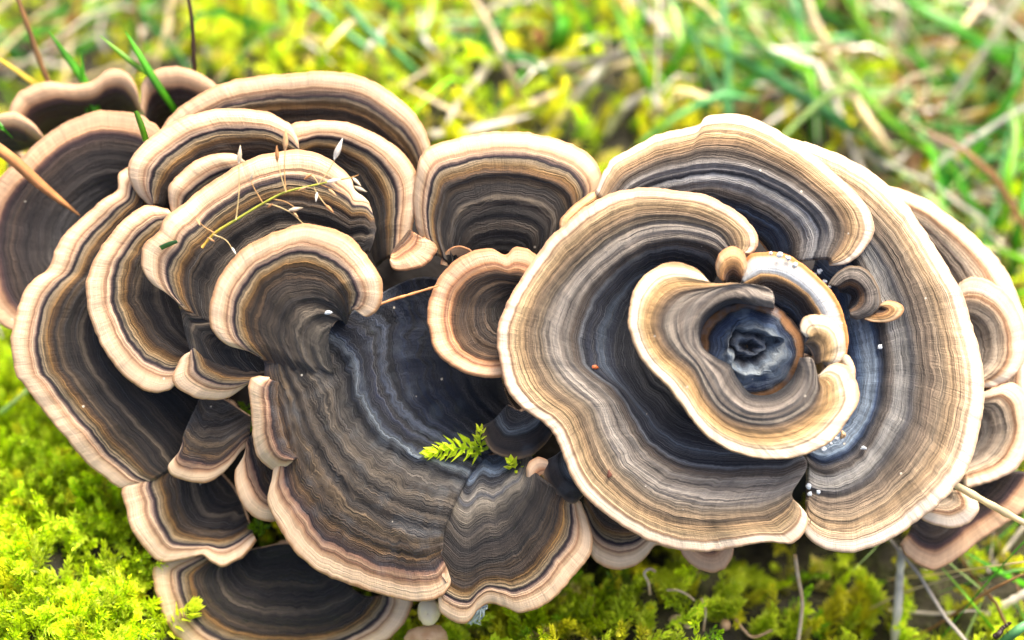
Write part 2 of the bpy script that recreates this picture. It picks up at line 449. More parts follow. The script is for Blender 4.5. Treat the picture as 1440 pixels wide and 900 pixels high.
RAMPS = {
    'left': cap_material('bracket_zoned_brown', LEFT, 260),
    'hook': cap_material('bracket_zoned_brown_grey', HOOK, 260),
    'fan': cap_material('bracket_zoned_brown_steel', FAN, 260, cold=162),
    'front': cap_material('bracket_zoned_brown_blue', FRONT, 340, wobble=10.0, lines=1.3, mottled=0.12, cold=172),
    'outer': cap_material('bracket_zoned_grey_blue', OUTER, 260, ring=0.75, fibre=1.2, power=1.05, lines=0.6, pale=16, wobble=4.0, cold=138),
    'top': cap_material('bracket_zoned_tan_grey', TOP, 165, ring=0.75, fibre=1.2, power=1.05, lines=0.7, pale=14, wobble=4.0),
    'middle': cap_material('bracket_zoned_golden_grey', MIDDLE, 240, ring=0.75, fibre=1.2, power=1.05, lines=0.7, pale=14, wobble=4.0),
    'inner': cap_material('bracket_zoned_golden', INNER, 130, ring=0.55, fibre=1.5, power=1.05, lines=0.4, pale=18, wobble=3.0),
    'back': cap_material('bracket_zoned_pale_brown', BACK, 200, ring=0.7),
    'pale': cap_material('bracket_zoned_cream', PALE, 160, ring=0.7, pale=18, power=1.05),
    'small': cap_material('bracket_zoned_tan', SMALL, 140),
    'dark': cap_material('bracket_zoned_black', DARK, 120, mottled=0.1),
    'grey': cap_material('bracket_zoned_grey', GREY, 80, pale=2),
    'crescent': cap_material('bracket_zoned_white', CRESC, 120, ring=0.5, pale=34, fibre=0.7),
    'knob': cap_material('bracket_zoned_orange', KNOB, 40, ring=0.6, pale=6),
    'basin': cap_material('bracket_zoned_blue', BASIN, 100, ring=0.5, pale=10, wobble=11.0, mottled=0.55, cold=12, lines=0.5),
}
PORE = plain_material('pore_surface_cream', (206, 176, 146), (176, 140, 108), 900, 0.85, 0.0002)
CLUSTER = 'bracket fungi of the overlapping cluster'


def bracket(label, ramp, margin, hm, rest, lref=150.0, conv=0.55, bulge=0.8, roll=0.9, thick=1.5, wav=0.30, relief=0.16,
            split=26.0, closed=False, base=True, zoff=None, zs=1.0):
    """one bracket: margin = outline of the growing edge, rest = [(curve, height mm), ...] inwards to where it is attached.
    hm: height of the margin in mm above the focus plane, a number or a list spread along the edge."""
    rng = np.random.default_rng(abs(hash(label)) % 100000 if False else sum(ord(c) * (i + 3) for i, c in enumerate(label)) % 99991)
    m0 = np.array([p[:2] for p in margin], float)
    length = np.linalg.norm(np.diff(m0, axis=0), axis=1).sum()
    ns = int(np.clip(length / 2.6, 24, 420))
    def hs(h):
        if isinstance(h, (int, float)): return np.full(ns, float(h))
        return np.interp(np.linspace(0, 1, ns), np.linspace(0, 1, len(h)), h)
    curves = [np.column_stack([catmull(m0, ns, closed), hs(hm)])]
    for pts, h in rest:
        curves.append(np.column_stack([catmull(pts, ns, closed), hs(h)]))
    K = len(curves)
    # spacing of the curves along t by their mean distance
    dd = [0.0]
    for a, b in zip(curves[:-1], curves[1:]):
        dd.append(dd[-1] + np.mean(np.linalg.norm(a[:, :2] - b[:, :2], axis=1)) + 1e-3)
    tk = np.array(dd) / dd[-1]
    Lloc = np.zeros(ns)
    for a, b in zip(curves[:-1], curves[1:]):
        Lloc += np.linalg.norm(a[:, :2] - b[:, :2], axis=1)
    nt_ = int(np.clip(lref / 1.9, 16, 110))
    t = np.linspace(0, 1, nt_) ** 1.25
    C = np.array(curves)                                    # K, ns, 3
    # Catmull-Rom (non-uniform Hermite) across the curves
    if K > 2:
        tang = np.zeros_like(C)
        for k in range(K):
            if k == 0: tang[k] = (C[1] - C[0]) / (tk[1] - tk[0])
            elif k == K - 1: tang[k] = (C[k] - C[k - 1]) / (tk[k] - tk[k - 1])
            else:
                d0 = (C[k] - C[k - 1]) / (tk[k] - tk[k - 1]); d1 = (C[k + 1] - C[k]) / (tk[k + 1] - tk[k])
                w0 = tk[k + 1] - tk[k]; w1 = tk[k] - tk[k - 1]
                tang[k] = (d0 * w0 + d1 * w1) / (w0 + w1)
    Gd = np.zeros((ns, nt_, 3))
    for j, tt in enumerate(t):
        k = min(K - 2, max(0, int(np.searchsorted(tk, tt, side='right') - 1)))
        w = tk[k + 1] - tk[k]; u = (tt - tk[k]) / w
        if K > 2:
            h00 = 2 * u ** 3 - 3 * u ** 2 + 1; h10 = u ** 3 - 2 * u ** 2 + u; h01 = -2 * u ** 3 + 3 * u ** 2; h11 = u ** 3 - u ** 2
            Gd[:, j] = h00 * C[k] + h10 * w * tang[k] + h01 * C[k + 1] + h11 * w * tang[k + 1]
        else:
            Gd[:, j] = C[0] * (1 - u) + C[1] * u
    # zone coordinate in px
    eff = lref * (np.maximum(Lloc, 1.0) / lref) ** (1 - conv)
    zone = t[None, :] * eff[:, None] * zs
    if zoff is not None:
        zo = np.interp(np.linspace(0, 1, ns), zoff[0], zoff[1])
        zone = zone + zo[:, None]
    px_from = t[None, :] * np.maximum(Lloc, 1.0)[:, None]
    arc_px = np.concatenate([[0], np.cumsum(np.linalg.norm(np.diff(curves[0][:, :2], axis=0), axis=1))])
    # profile: convex shoulder, margin that rolls down
    tr = np.clip(px_from / 26.0, 0, 1)
    Gd[:, :, 2] += bulge * np.sin(np.pi * np.clip(t, 0, 1) ** 0.7)[None, :]
    Gd[:, :, 2] -= 0.48 * roll * (1 - tr) ** 2.2
    # waves along the edge, fading inwards, and faint radial folds
    def wave(step_px):
        s_ = smooth_noise(ns, step_px / max(arc_px[-1] / ns, 1e-6), rng)
        if closed:
            b = np.linspace(0, 1, ns); s_ = s_ * np.clip(6 * b, 0, 1) * np.clip(6 * (1 - b), 0, 1)
        return s_
    Gd[:, :, 2] += (wav * wave(60))[:, None] * (1 - t)[None, :] ** 1.2
    Gd[:, :, 2] += (0.07 * wave(20))[:, None] * (1 - t)[None, :] ** 1.0
    Gd[:, :, 2] += (0.05 * wave(7))[:, None] * np.clip(1 - px_from / 30.0, 0, 1)
    Gd[:, :, 2] += (0.14 * wave(40))[:, None] * np.sin(np.pi * t)[None, :]
    # small irregularities of the outline
    inw = curves[1][:, :2] - curves[0][:, :2]
    inw /= np.maximum(np.linalg.norm(inw, axis=1, keepdims=True), 1e-6)
    jit = (0.6 * wave(24) + 0.42 * wave(9) + 0.2 * wave(4))[:, None] * inw
    Gd[:, :, :2] += jit[:, None, :] * ((1 - t)[None, :, None] ** 4)
    # concentric ridges
    zi = np.arange(0, 700)
    rn = smooth_noise(700, 9.0, rng) + 0.6 * smooth_noise(700, 5.0, rng)
    rel = np.interp(zone, zi, rn)
    Gd[:, :, 2] += relief * rel * np.clip((px_from - 16) / 24, 0, 1) * np.clip((1 - t) / 0.05, 0, 1)[None, :]
    top = P(Gd[:, :, 0], Gd[:, :, 1], Gd[:, :, 2])
    nrm = grid_normals(top)
    if (nrm @ (-FWD)).mean() < 0: nrm = -nrm
    # rim and underside
    out_d = top[:, 0] - top[:, 2]; out_d /= np.maximum(np.linalg.norm(out_d, axis=1, keepdims=True), 1e-9)
    nb = nrm[:, 2].copy(); nb -= (nb * out_d).sum(1, keepdims=True) * out_d
    nb /= np.maximum(np.linalg.norm(nb, axis=1, keepdims=True), 1e-9)
    r = 0.68 * thick / 2000.0 * np.clip(Lloc / 45.0, 0.35, 1.0)[:, None]
    rim = []
    for a in np.linspace(0, math.pi, 9)[1:]:
        rim.append(top[:, 0] + out_d * r * math.sin(a) * 0.9 - nb * r * (1 - math.cos(a)))
    nu = max(8, nt_ // 5)
    tu = np.linspace(0, 1, nu)[1:]
    und = []
    for q in tu:
        j = q * (nt_ - 1); j0 = int(j); j1 = min(nt_ - 1, j0 + 1); f = j - j0
        p_ = top[:, j0] * (1 - f) + top[:, j1] * f
        w_ = min(1.0, q * 5)
        und.append(p_ - (nb * (1 - w_) - FWD * w_) * 2 * r * (1 + 0.8 * q))
    full = np.concatenate([top[:, ::-1], np.stack(rim, 1), np.stack(und, 1)], 1)      # ns, cols, 3
    # turned-down side edges
    dep = 2 * r[0] * 1.1, 2 * r[-1] * 1.1
    sgn = np.ones(full.shape[1]); sgn[nt_ + len(rim) // 2:] = 0.0
    e0 = full[0] - full[1]; e0 /= np.maximum(np.linalg.norm(e0, axis=1, keepdims=True), 1e-9)
    e1 = full[-1] - full[-2]; e1 /= np.maximum(np.linalg.norm(e1, axis=1, keepdims=True), 1e-9)
    if not closed:
        a0 = full[0] + (e0 * dep[0] * 0.30 + FWD * dep[0] * 0.35) * sgn[:, None]; a1 = full[0] + (e0 * dep[0] * 0.30 + FWD * dep[0]) * sgn[:, None]
        b0 = full[-1] + (e1 * dep[1] * 0.30 + FWD * dep[1] * 0.35) * sgn[:, None]; b1 = full[-1] + (e1 * dep[1] * 0.30 + FWD * dep[1]) * sgn[:, None]
        full = np.concatenate([a1[None], a0[None], full, b0[None], b1[None]], 0)
        zone = np.concatenate([zone[:1], zone[:1], zone, zone[-1:], zone[-1:]], 0)
        arc_px = np.concatenate([[arc_px[0] - 6, arc_px[0] - 3], arc_px, [arc_px[-1] + 3, arc_px[-1] + 6]])
        ns = ns + 4
    fn = grid_normals(full)
    jt = nt_ // 2
    flip = (fn[:, jt] @ (-FWD)).mean() < 0
    if flip: fn = -fn
    nr = len(rim)
    zfull = np.concatenate([zone[:, ::-1], zone[:, :1] - np.arange(1, nr + 1)[None, :] * 1.15, np.zeros((ns, len(tu)))], 1)
    arc_mm = arc_px * 0.139
    afull = np.repeat(arc_mm[:, None], full.shape[1], 1)
    seed = rng.random() * 60
    jm = int(np.searchsorted(px_from.mean(0), split)); jm = int(np.clip(jm, 3, nt_ - 3))
    c_split = nt_ - 1 - jm
    c_rim = nt_ - 1 + max(3, nr // 2 + 1)
    spans = [('upper_surface', 0, c_split, RAMPS[ramp]), ('margin', c_split, c_rim, RAMPS[ramp]), ('pore_surface', c_rim, full.shape[1] - 1, PORE)]
    ctr = P(np.mean(curves[-1][:, 0]), np.mean(curves[-1][:, 1]), float(np.mean(curves[-1][:, 2])))
    root = empty('bracket_fungus', ctr)
    tag(root, label, 'fungus', CLUSTER)
    for nm, a, b, mat in spans:
        sub = full[:, a:b + 1] - ctr
        V = sub.reshape(-1, 3)
        F = grid_faces(ns, b - a + 1)
        if not flip: F = F[:, ::-1]
        me = mesh_np(nm, V, F, {'zone': zfull[:, a:b + 1].ravel(), 'arc': afull[:, a:b + 1].ravel(), 'seed': np.full(len(V), seed)},
                     normals=fn[:, a:b + 1].reshape(-1, 3))
        link(nm, me, mat, root)
    if base:
        # the stub by which it grows out of the wood
        e = curves[-1][len(curves[-1]) // 2]
        p0 = P(e[0], e[1], e[2] - 4.0); p1 = P(e[0], e[1], min(e[2] - 8.0, -22.0)) - np.array([0, 0, 0.004])
        pa = np.linspace(0, 1, 7)[:, None]; path = p0 * (1 - pa) + p1 * pa
        rad = np.array([0.2, 0.6, 1.0, 1.4, 1.8, 2.2, 2.6]) / 1000.0
        V, F = tube(path - ctr, rad, 10, False)
        link('stub', mesh_np('stub', V, F), PORE, root)
    return root


# ================================================================== the setting
def ground_material():
    m, nt, bs, out = new_mat('mossy_soil')
    L = nt.links.new
    g = nt.nodes.new('ShaderNodeNewGeometry')
    a = N(nt, 'ShaderNodeTexNoise'); a.inputs['Scale'].default_value = 60; a.inputs['Detail'].default_value = 6
    b = N(nt, 'ShaderNodeTexNoise'); b.inputs['Scale'].default_value = 420; b.inputs['Detail'].default_value = 6
    L(g.outputs['Position'], a.inputs['Vector']); L(g.outputs['Position'], b.inputs['Vector'])
    cr = nt.nodes.new('ShaderNodeValToRGB'); e = cr.color_ramp.elements
    e[0].position = 0.30; e[0].color = (0.008, 0.007, 0.004, 1)
    e[1].position = 0.75; e[1].color = (0.10, 0.10, 0.02, 1)
    x = cr.color_ramp.elements.new(0.50); x.color = (0.030, 0.024, 0.008, 1)
    x = cr.color_ramp.elements.new(0.62); x.color = (0.050, 0.055, 0.008, 1)
    L(mth(nt, 'ADD', mth(nt, 'MULTIPLY', a.outputs['Fac'], 0.6), mth(nt, 'MULTIPLY', b.outputs['Fac'], 0.4)), cr.inputs['Fac'])
    L(cr.outputs['Color'], bs.inputs['Base Color'])
    bs.inputs['Roughness'].default_value = 0.85
    bp = N(nt, 'ShaderNodeBump'); bp.inputs['Distance'].default_value = 0.002
    L(b.outputs['Fac'], bp.inputs['Height']); L(bp.outputs[0], bs.inputs['Normal'])
    return m


def build_ground():
    n = 221
    u = np.linspace(-1, 1, n)
    c = 0.22 * u + np.sign(u) * 39.8 * np.abs(u) ** 9
    X, Y = np.meshgrid(c, c + 0.02, indexing='ij')
    V = np.stack([X, Y, ground(X, Y)], 2).reshape(-1, 3)
    o = link('ground', mesh_np('ground', V, grid_faces(n, n)[:, ::-1]), ground_material())
    tag(o, kind='structure')


build_ground()


def build_stump():
    """buried rotten wood that carries the brackets: a low lumpy mass, its top leaning towards the camera"""
    na, nr = 72, 26
    A = np.linspace(0, 2 * math.pi, na + 1)
    R = np.linspace(0, 1, nr)
    aa, rr = np.meshgrid(A, R, indexing='ij')
    wob = 1 + 0.06 * np.sin(3 * aa + 1) + 0.05 * np.sin(5 * aa + 2.2)
    rad = np.clip(rr / 0.78, 0, 1)
    px = 690 + 585 * wob * rad * np.cos(aa)
    py = 500 - 250 * wob * rad * np.sin(aa)
    h = -17.0 - 9.0 * rad ** 2.5
    T = P(px, py, h)
    drop = np.clip((rr - 0.78) / 0.22, 0, 1)
    T[..., 2] = T[..., 2] * (1 - drop) + (-0.01) * drop
    T[..., 2] += 0.0016 * vnoise(T[..., 0] * 1.0, T[..., 1] * 1.0, 160, 8) * (1 - drop)
    T[..., 0] *= 1 + 0.05 * drop
    ctr = np.array([0, 0.0, 0.0])
    root = empty('rotten_stump', ctr); tag(root, 'dark rotten wood stump hidden under the bracket cluster', 'stump')
    V = T.reshape(-1, 3)
    F = grid_faces(na + 1, nr)
    m = plain_material('rotten_wood', (36, 28, 22), (12, 10, 9), 260, 0.9, 0.001)
    link('wood', mesh_np('wood', V, F[:, ::-1]), m, root)


build_stump()

# ================================================================== the brackets
# ---- far left, behind
bracket('small blurred brown bracket at the cluster edge, touched by a green leaf tip', 'back',
        [(-22, 172), (-8, 162), (17, 157), (33, 163), (48, 175), (62, 192)], -19, [([(-15, 215), (15, 215), (55, 205)], -26)], 80, bulge=1.5)
bracket('blurred back bracket with two rounded pale lobes among grass blades', 'back',
        [(14, 172), (14, 152), (24, 134), (44, 121), (66, 115), (95, 118), (118, 118), (134, 113), (147, 102), (164, 97), (181, 105), (192, 122), (198, 148)],
        [-22, -22, -23, -22, -22], [([(55, 190), (95, 190), (120, 180), (160, 170), (195, 160)], -31)], 80, bulge=2.2)
bracket('blurred back bracket crossed by a dark brown stem and a green blade', 'back',
        [(197, 150), (199, 118), (213, 100), (250, 94), (280, 104), (305, 121), (320, 145)], -19, [([(215, 185), (255, 190), (300, 180)], -29)], 85, bulge=2.2)
bracket('large dark left bracket crossed by an orange brown dry blade', 'back',
        [(228, 190), (216, 174), (196, 164), (167, 158), (133, 159), (92, 174), (56, 199), (28, 227), (0, 252), (-24, 290), (-36, 340), (-32, 400), (-10, 443), (18, 464), (50, 472)],
        [-12, -13, -13, -14, -13, -12], [([(205, 235), (140, 250), (90, 290), (75, 340), (90, 400), (110, 440)], -16), ([(210, 270), (170, 310), (150, 350), (140, 400)], -20)], 165, bulge=0.6, thick=1.8)
# ---- back row
bracket('broad pale rimmed back bracket arching against the yellow moss', 'left',
        [(222, 190), (240, 165), (275, 139), (309, 121), (351, 111), (396, 106), (441, 103), (483, 104), (518, 113), (552, 134), (577, 156), (594, 180), (604, 207), (606, 232)],
        [-9, -8, -8, -8, -9], [([(265, 215), (330, 190), (420, 180), (500, 190), (560, 225), (588, 262)], -13), ([(300, 260), (420, 240), (520, 260), (570, 290)], -17)], 150, bulge=0.6, thick=2.2, roll=1.8)
bracket('fan bracket with clear violet line standing between the back row and the golden rosette', 'left',
        [(596, 352), (584, 315), (581, 280), (584, 250), (592, 222), (612, 205), (654, 192), (696, 187), (737, 187), (775, 194), (809, 207), (832, 222), (845, 245), (842, 272), (825, 300), (800, 325)],
        [-3, -2, -1, -1, -1, -2, -3], [([(628, 366), (640, 345), (690, 325), (740, 335), (770, 365)], -2.2), ([(640, 385), (670, 378), (700, 376), (735, 390)], -5)], 185, bulge=0.8, thick=2.0, roll=1.6, conv=0.35)
bracket('rounded bracket with rolled pale edge in the upper left tier, joined to its right neighbour', 'left',
        [(212, 292), (204, 284), (192, 272), (181, 247), (186, 222), (206, 199), (231, 180), (261, 166), (294, 156), (328, 154), (358, 156), (386, 163), (408, 175), (416, 190)],
        [-4, -2, -2, -1.5, -2, -2.5], [([(222, 288), (236, 268), (262, 246), (310, 220), (370, 214), (420, 226)], -4.5), ([(245, 300), (300, 262), (360, 250), (430, 255)], -9)], 110, bulge=0.7, thick=2.2, roll=1.8, conv=0.8)
bracket('rounded violet lined bracket of the upper left tier, sloping down to a small curled lip', 'left',
        [(402, 188), (412, 176), (430, 172), (456, 170), (486, 173), (512, 182), (539, 196), (560, 210), (576, 228), (585, 250), (586, 276), (582, 310), (574, 345), (566, 366)],
        [-3.4, -2.8, -2.6, -2.6, -3.2, -4], [([(412, 232), (450, 218), (500, 240), (530, 280), (538, 320), (545, 360)], -6), ([(430, 260), (480, 290), (510, 330), (528, 372)], -10)], 130, bulge=0.7, thick=2.2, roll=1.8, conv=0.7)
bracket('small curled pale lip beside the dark hollow, below the violet lined fan', 'small',
        [(594, 334), (606, 340), (612, 350), (606, 362), (590, 373), (570, 379), (553, 378), (548, 368)], 0.5,
        [([(585, 330), (580, 340), (568, 352), (556, 362), (550, 362)], -1.0), ([(572, 322), (562, 335), (552, 350)], -5)], 42, conv=0.95, bulge=0.3, thick=1.6, roll=0.8)
bracket('tiny pale ringed bracket touching the cup shaped bracket', 'small',
        [(622, 372), (624, 360), (632, 351), (646, 347), (660, 352), (666, 362)], -1.0, [([(636, 376), (645, 372), (655, 374)], -5)], 30, conv=0.9, thick=0.9, bulge=0.3)
bracket('narrow pale bracket squeezed between the upper left tier and the branching seed head', 'left',
        [(240, 300), (237, 282), (237, 263), (250, 247), (275, 227), (300, 217), (328, 216), (344, 226)], [-2.5, -1.5, -1, -1, -2], [([(262, 312), (290, 290), (340, 265), (380, 250)], -5)], 75, conv=0.7, bulge=0.8, thick=1.9, roll=1.4)
# ---- left tiers
bracket('sweeping large left bracket with wide cream rim above the lime green moss', 'left',
        [(190, 232), (180, 236), (168, 247), (164, 269), (144, 283), (119, 303), (97, 325), (80, 350), (69, 378), (50, 392), (31, 419), (19, 458), (17, 494), (25, 528), (36, 542), (64, 580), (92, 614), (119, 647), (144, 667), (166, 684), (190, 690)],
        [-6, -5, -5, -4.5, -4.5, -5, -5.5, -6], [([(215, 262), (190, 320), (165, 400), (150, 470), (185, 550), (225, 610), (245, 655)], -6.5), ([(250, 300), (260, 400), (270, 480), (310, 570), (330, 610)], -11)], 215, conv=0.25, bulge=0.6, thick=2.0, roll=1.3)
bracket('lower left bracket fused to the sweeping large one, ending in a pale flipped lip', 'left',
        [(190, 679), (172, 688), (177, 713), (187, 747), (207, 773), (227, 789), (258, 786), (284, 780), (298, 790), (314, 795), (335, 783), (350, 770), (358, 760)],
        [-6.6, -6.2, -6.2, -6.0, -5.5, -5], [([(238, 660), (245, 690), (258, 730), (280, 752), (318, 760), (354, 752)], -7.5), ([(300, 655), (330, 690), (350, 735)], -12)], 130, conv=0.45, bulge=0.4, thick=1.8)
bracket('lowest left bracket at the bottom, dark ringed, with a moss tip over its rim', 'left',
        [(262, 782), (221, 796), (218, 817), (222, 840), (233, 870), (250, 896), (285, 918), (340, 932), (400, 936), (470, 930), (530, 908), (562, 882), (578, 852), (575, 835)],
        [-9, -8.5, -8.5, -8.5, -8.5, -8.5, -8], [([(300, 784), (292, 805), (310, 840), (370, 868), (450, 868), (510, 840)], -9.4), ([(345, 775), (370, 770), (400, 765), (430, 770), (450, 780)], -11)], 190, conv=0.35, bulge=0.6, thick=1.8)
bracket('second tier left bracket with pale rim and violet line, lying on the sweeping large one', 'left',
        [(232, 293), (216, 290), (200, 292), (178, 308), (155, 333), (136, 361), (124, 389), (124, 417), (130, 452), (145, 486), (164, 514), (181, 533), (200, 545), (219, 550), (238, 547), (248, 540)],
        [-1, -0.5, 0, 0, 0, 0, -0.5], [([(246, 316), (215, 352), (205, 410), (225, 465), (262, 505)], -2.5), ([(280, 380), (290, 430), (310, 480), (330, 510)], -6.5)], 150, conv=0.3, bulge=0.6, thick=1.9, roll=1.3)
bracket('third tier left bracket with bumpy pale rim under a yellow green seed head', 'left',
        [(528, 318), (526, 308), (519, 285), (500, 269), (493, 252), (469, 230), (442, 217), (408, 213), (372, 218), (339, 232), (306, 252), (278, 272), (253, 291), (233, 308), (225, 325), (218, 333), (205, 343), (200, 361), (203, 380), (214, 399), (232, 411), (250, 428), (258, 455), (266, 486), (276, 506), (296, 522)],
        [3, 4, 5.2, 5.4, 5.0, 4.8, 4.6, 4.6, 4.0, 3.4, 2.6], [([(520, 345), (505, 320), (450, 300), (390, 300), (335, 330), (300, 365), (285, 400), (286, 450), (300, 492), (330, 526)], [3.2, 3.2, 3.2, 3.2, 2.4]), ([(490, 400), (440, 380), (400, 420), (390, 480), (394, 520)], 0.5)], 160, conv=0.5, bulge=0.5, thick=1.9, roll=1.3,
        zoff=([0, 0.03, 0.10, 0.79, 0.84, 0.88, 1.0], [60, 30, 0, 0, 50, 72, 88]))
bracket('short flared bracket lip with pale edge, tucked under the dark third tier', 'left',
        [(268, 494), (256, 502), (244, 529), (250, 544), (269, 556), (294, 562), (319, 560), (339, 548), (349, 539)], [3.2, 2.8, 2.6, 2.6, 2.8], [([(270, 492), (292, 510), (325, 528), (360, 535)], 3.4), ([(282, 478), (312, 496), (345, 512), (380, 524)], 1.4)], 75, conv=0.55, bulge=0.2, thick=1.8, zs=1.15)
bracket('hooked front bracket with bright cream rim curling around its brown centre', 'hook',
        [(499, 436), (506, 441), (514, 444), (528, 434), (535, 416), (532, 391), (517, 366), (492, 338), (464, 324), (436, 318), (406, 322), (367, 338), (333, 361), (311, 391), (299, 422), (296, 447), (303, 469), (322, 486), (344, 492), (362, 499), (370, 497), (376, 506), (382, 524), (384, 545)],
        [8.5, 9.5, 10, 10, 10, 9.6, 9.2, 8.6, 7.4, 4.8, 2.2], [([(494, 436), (482, 412), (455, 396), (420, 396), (390, 412), (376, 440), (374, 470), (384, 500), (396, 545)], [8.0, 8.4, 8.4, 8.2, 7.0, 5.2, 2.2]), ([(489, 445), (472, 430), (450, 428), (428, 442), (418, 466), (422, 500), (430, 545)], [6.4, 7.2, 7.2, 6.6, 5.4, 2.2]), ([(486, 456), (478, 450), (468, 456), (462, 475), (466, 505), (474, 545)], [4.4, 5.6, 5.6, 5.0, 3.8, 0.6])], 165, conv=0.6, bulge=0.1, thick=1.9, roll=1.2,
        zoff=([0, 0.84, 0.87, 0.91, 1.0], [0, 0, 0, 44, 60]))
# ---- the lower centre
bracket('big lower centre bracket, brown rings turning blue black towards the hollow', 'front',
        [(372, 496), (374, 530), (376, 590), (384, 655), (377, 700), (390, 733), (407, 763), (430, 787), (460, 807), (500, 823), (539, 834), (578, 843), (609, 842), (628, 830), (634, 815), (626, 805)],
        [4.4, 4.4, 4.2, 4.0, 3.6, 3.4, 3.2, 3.2], [([(424, 478), (426, 560), (466, 640), (520, 700), (580, 730), (622, 745)], [4.8, 4.8, 4.6, 4.2, 3.6]), ([(482, 448), (482, 510), (500, 580), (545, 635), (600, 665), (645, 690)], [3.0, 2.6, 1.4, 0.8, 0.8]), ([(590, 392), (560, 450), (566, 530), (600, 590), (640, 620), (672, 650)], -4), ([(660, 410), (630, 500), (640, 555), (668, 595), (700, 628)], -7), ([(730, 440), (705, 500), (710, 550), (728, 580), (750, 610)], -9)], 330, conv=0.75, zoff=([0, 0.08, 0.2, 1], [40, 26, 0, 0]), bulge=0.0, thick=2.0, roll=1.3, relief=0.26)
bracket('narrow folded rim lobe of pale cream lying along the big lower centre bracket', 'front',
        [(376, 530), (364, 530), (353, 534), (350, 550), (353, 575), (356, 605), (360, 635), (370, 652), (385, 661), (400, 662), (410, 652)], [5.0, 4.6, 4.6, 4.6, 4.8], [([(381, 536), (380, 560), (386, 600), (396, 634), (412, 646)], 6.2), ([(396, 540), (396, 570), (404, 600), (412, 625), (424, 640)], 4.0)], 44, conv=0.8, bulge=0.2, thick=2.0, roll=1.0, wav=0.5, zs=1.15)
bracket('lower centre fan bracket with dark line and scalloped pale edge over the green moss', 'fan',
        [(616, 822), (616, 845), (621, 862), (644, 875), (660, 872), (673, 856), (690, 848), (711, 853), (733, 861), (764, 849), (788, 830), (811, 803), (830, 779), (833, 758), (827, 733), (818, 709)],
        [2.0, 1.6, 1.4, 1.4, 1.4, 1.2, 1.0], [([(620, 770), (650, 782), (690, 775), (735, 745), (766, 712), (788, 692)], 1.8), ([(641, 694), (662, 684), (690, 676), (715, 674), (736, 672), (750, 662)], [-1.0, -1.0, -1.0, 0.2, 1.2]), ([(655, 650), (690, 640), (745, 640)], -6)], 240, conv=0.35, bulge=0.3, thick=1.8, roll=1.2)
bracket('tiny pale curled corner above the lower centre fan bracket', 'small',
        [(741, 676), (740, 660), (746, 649), (757, 644), (768, 646), (776, 652)], [1.6, 2.2, 2.4, 2.0], [([(752, 680), (760, 668), (772, 662)], 1.8)], 30, conv=0.8, bulge=0.5, thick=1.5)
bracket('small black brown bracket with thin light edge tucked beneath the golden rosette', 'dark',
        [(766, 650), (766, 668), (776, 690), (792, 706), (808, 708), (820, 698)], [2.2, 2.2, 2.0, 1.6], [([(784, 640), (790, 660), (806, 676), (826, 680)], 2.2), ([(800, 625), (815, 645), (835, 660)], -1)], 60, conv=0.4, bulge=0.5, thick=1.0)
bracket('black blue curled bracket in the hollow beside the moss sprig', 'dark',
        [(678, 602), (684, 622), (696, 636), (722, 644), (750, 638), (772, 618), (785, 596)], [-1.0, -0.6, -1.4], [([(700, 588), (720, 600), (750, 592), (770, 575)], -2.5), ([(715, 570), (735, 578), (755, 565)], -5)], 62, conv=0.4, bulge=0.6, thick=1.4, relief=0.2)
bracket('cup shaped tan bracket with notched rim leaning on the golden rosette', 'small',
        [(768, 378), (757, 364), (742, 353), (724, 350), (711, 361), (692, 352), (663, 357), (637, 373), (617, 397), (606, 427), (605, 457), (613, 487), (630, 507), (653, 521), (680, 528), (708, 527), (735, 518)],
        [2.5, 3.4, 4, 4.2, 4.4, 4.4, 4], [([(760, 396), (724, 388), (690, 390), (662, 410), (650, 445), (660, 480), (690, 500), (730, 495)], 2.4), ([(755, 420), (728, 425), (720, 440), (735, 460)], -1.5)], 120, conv=0.6, bulge=0.1, thick=1.9, roll=1.0)
bracket('little dark bracket with pale crinkled lower edge lying on the sweeping large one', 'front',
        [(254, 630), (249, 640), (237, 654), (242, 667), (261, 674), (288, 678), (308, 669), (325, 653), (337, 637), (346, 630)], [-2, -1.5, -1.5, -1.5, -2], [([(262, 606), (290, 612), (320, 612), (348, 606)], -2.2), ([(282, 560), (310, 560), (350, 585)], -6)], 105, conv=0.5, bulge=0.5, thick=1.6, wav=0.4, zs=1.35)
bracket('small drooping bracket between the pale folded lobe and the lowest left bracket', 'front',
        [(344, 640), (336, 652), (330, 664), (333, 688), (346, 713), (363, 728), (384, 732), (400, 726)], [-1.6, -1.4, -1.8], [([(352, 616), (366, 640), (378, 670), (400, 690)], -2.0), ([(372, 600), (392, 640), (410, 670)], -5)], 70, conv=0.5, bulge=0.5, thick=1.6)
bracket('tan bracket with dark brown centre peeping out beneath the golden rosette', 'left',
        [(826, 752), (831, 778), (846, 792), (870, 800), (893, 793), (910, 779), (922, 766), (940, 770), (960, 770)], [-4, -4, -4.2, -4.5], [([(824, 700), (850, 730), (885, 745), (920, 740), (950, 745)], -5.5), ([(840, 670), (890, 700), (940, 710)], -10)], 105, conv=0.4, bulge=0.4, thick=1.7)
bracket('small half round tan bracket hanging from the lower edge of the golden rosette', 'back',
        [(957, 766), (960, 776), (968, 789), (982, 800), (1000, 805), (1015, 800), (1028, 785), (1032, 772)], -5, [([(978, 752), (995, 758), (1015, 752)], -8)], 46, conv=0.6, bulge=0.5, thick=1.5)
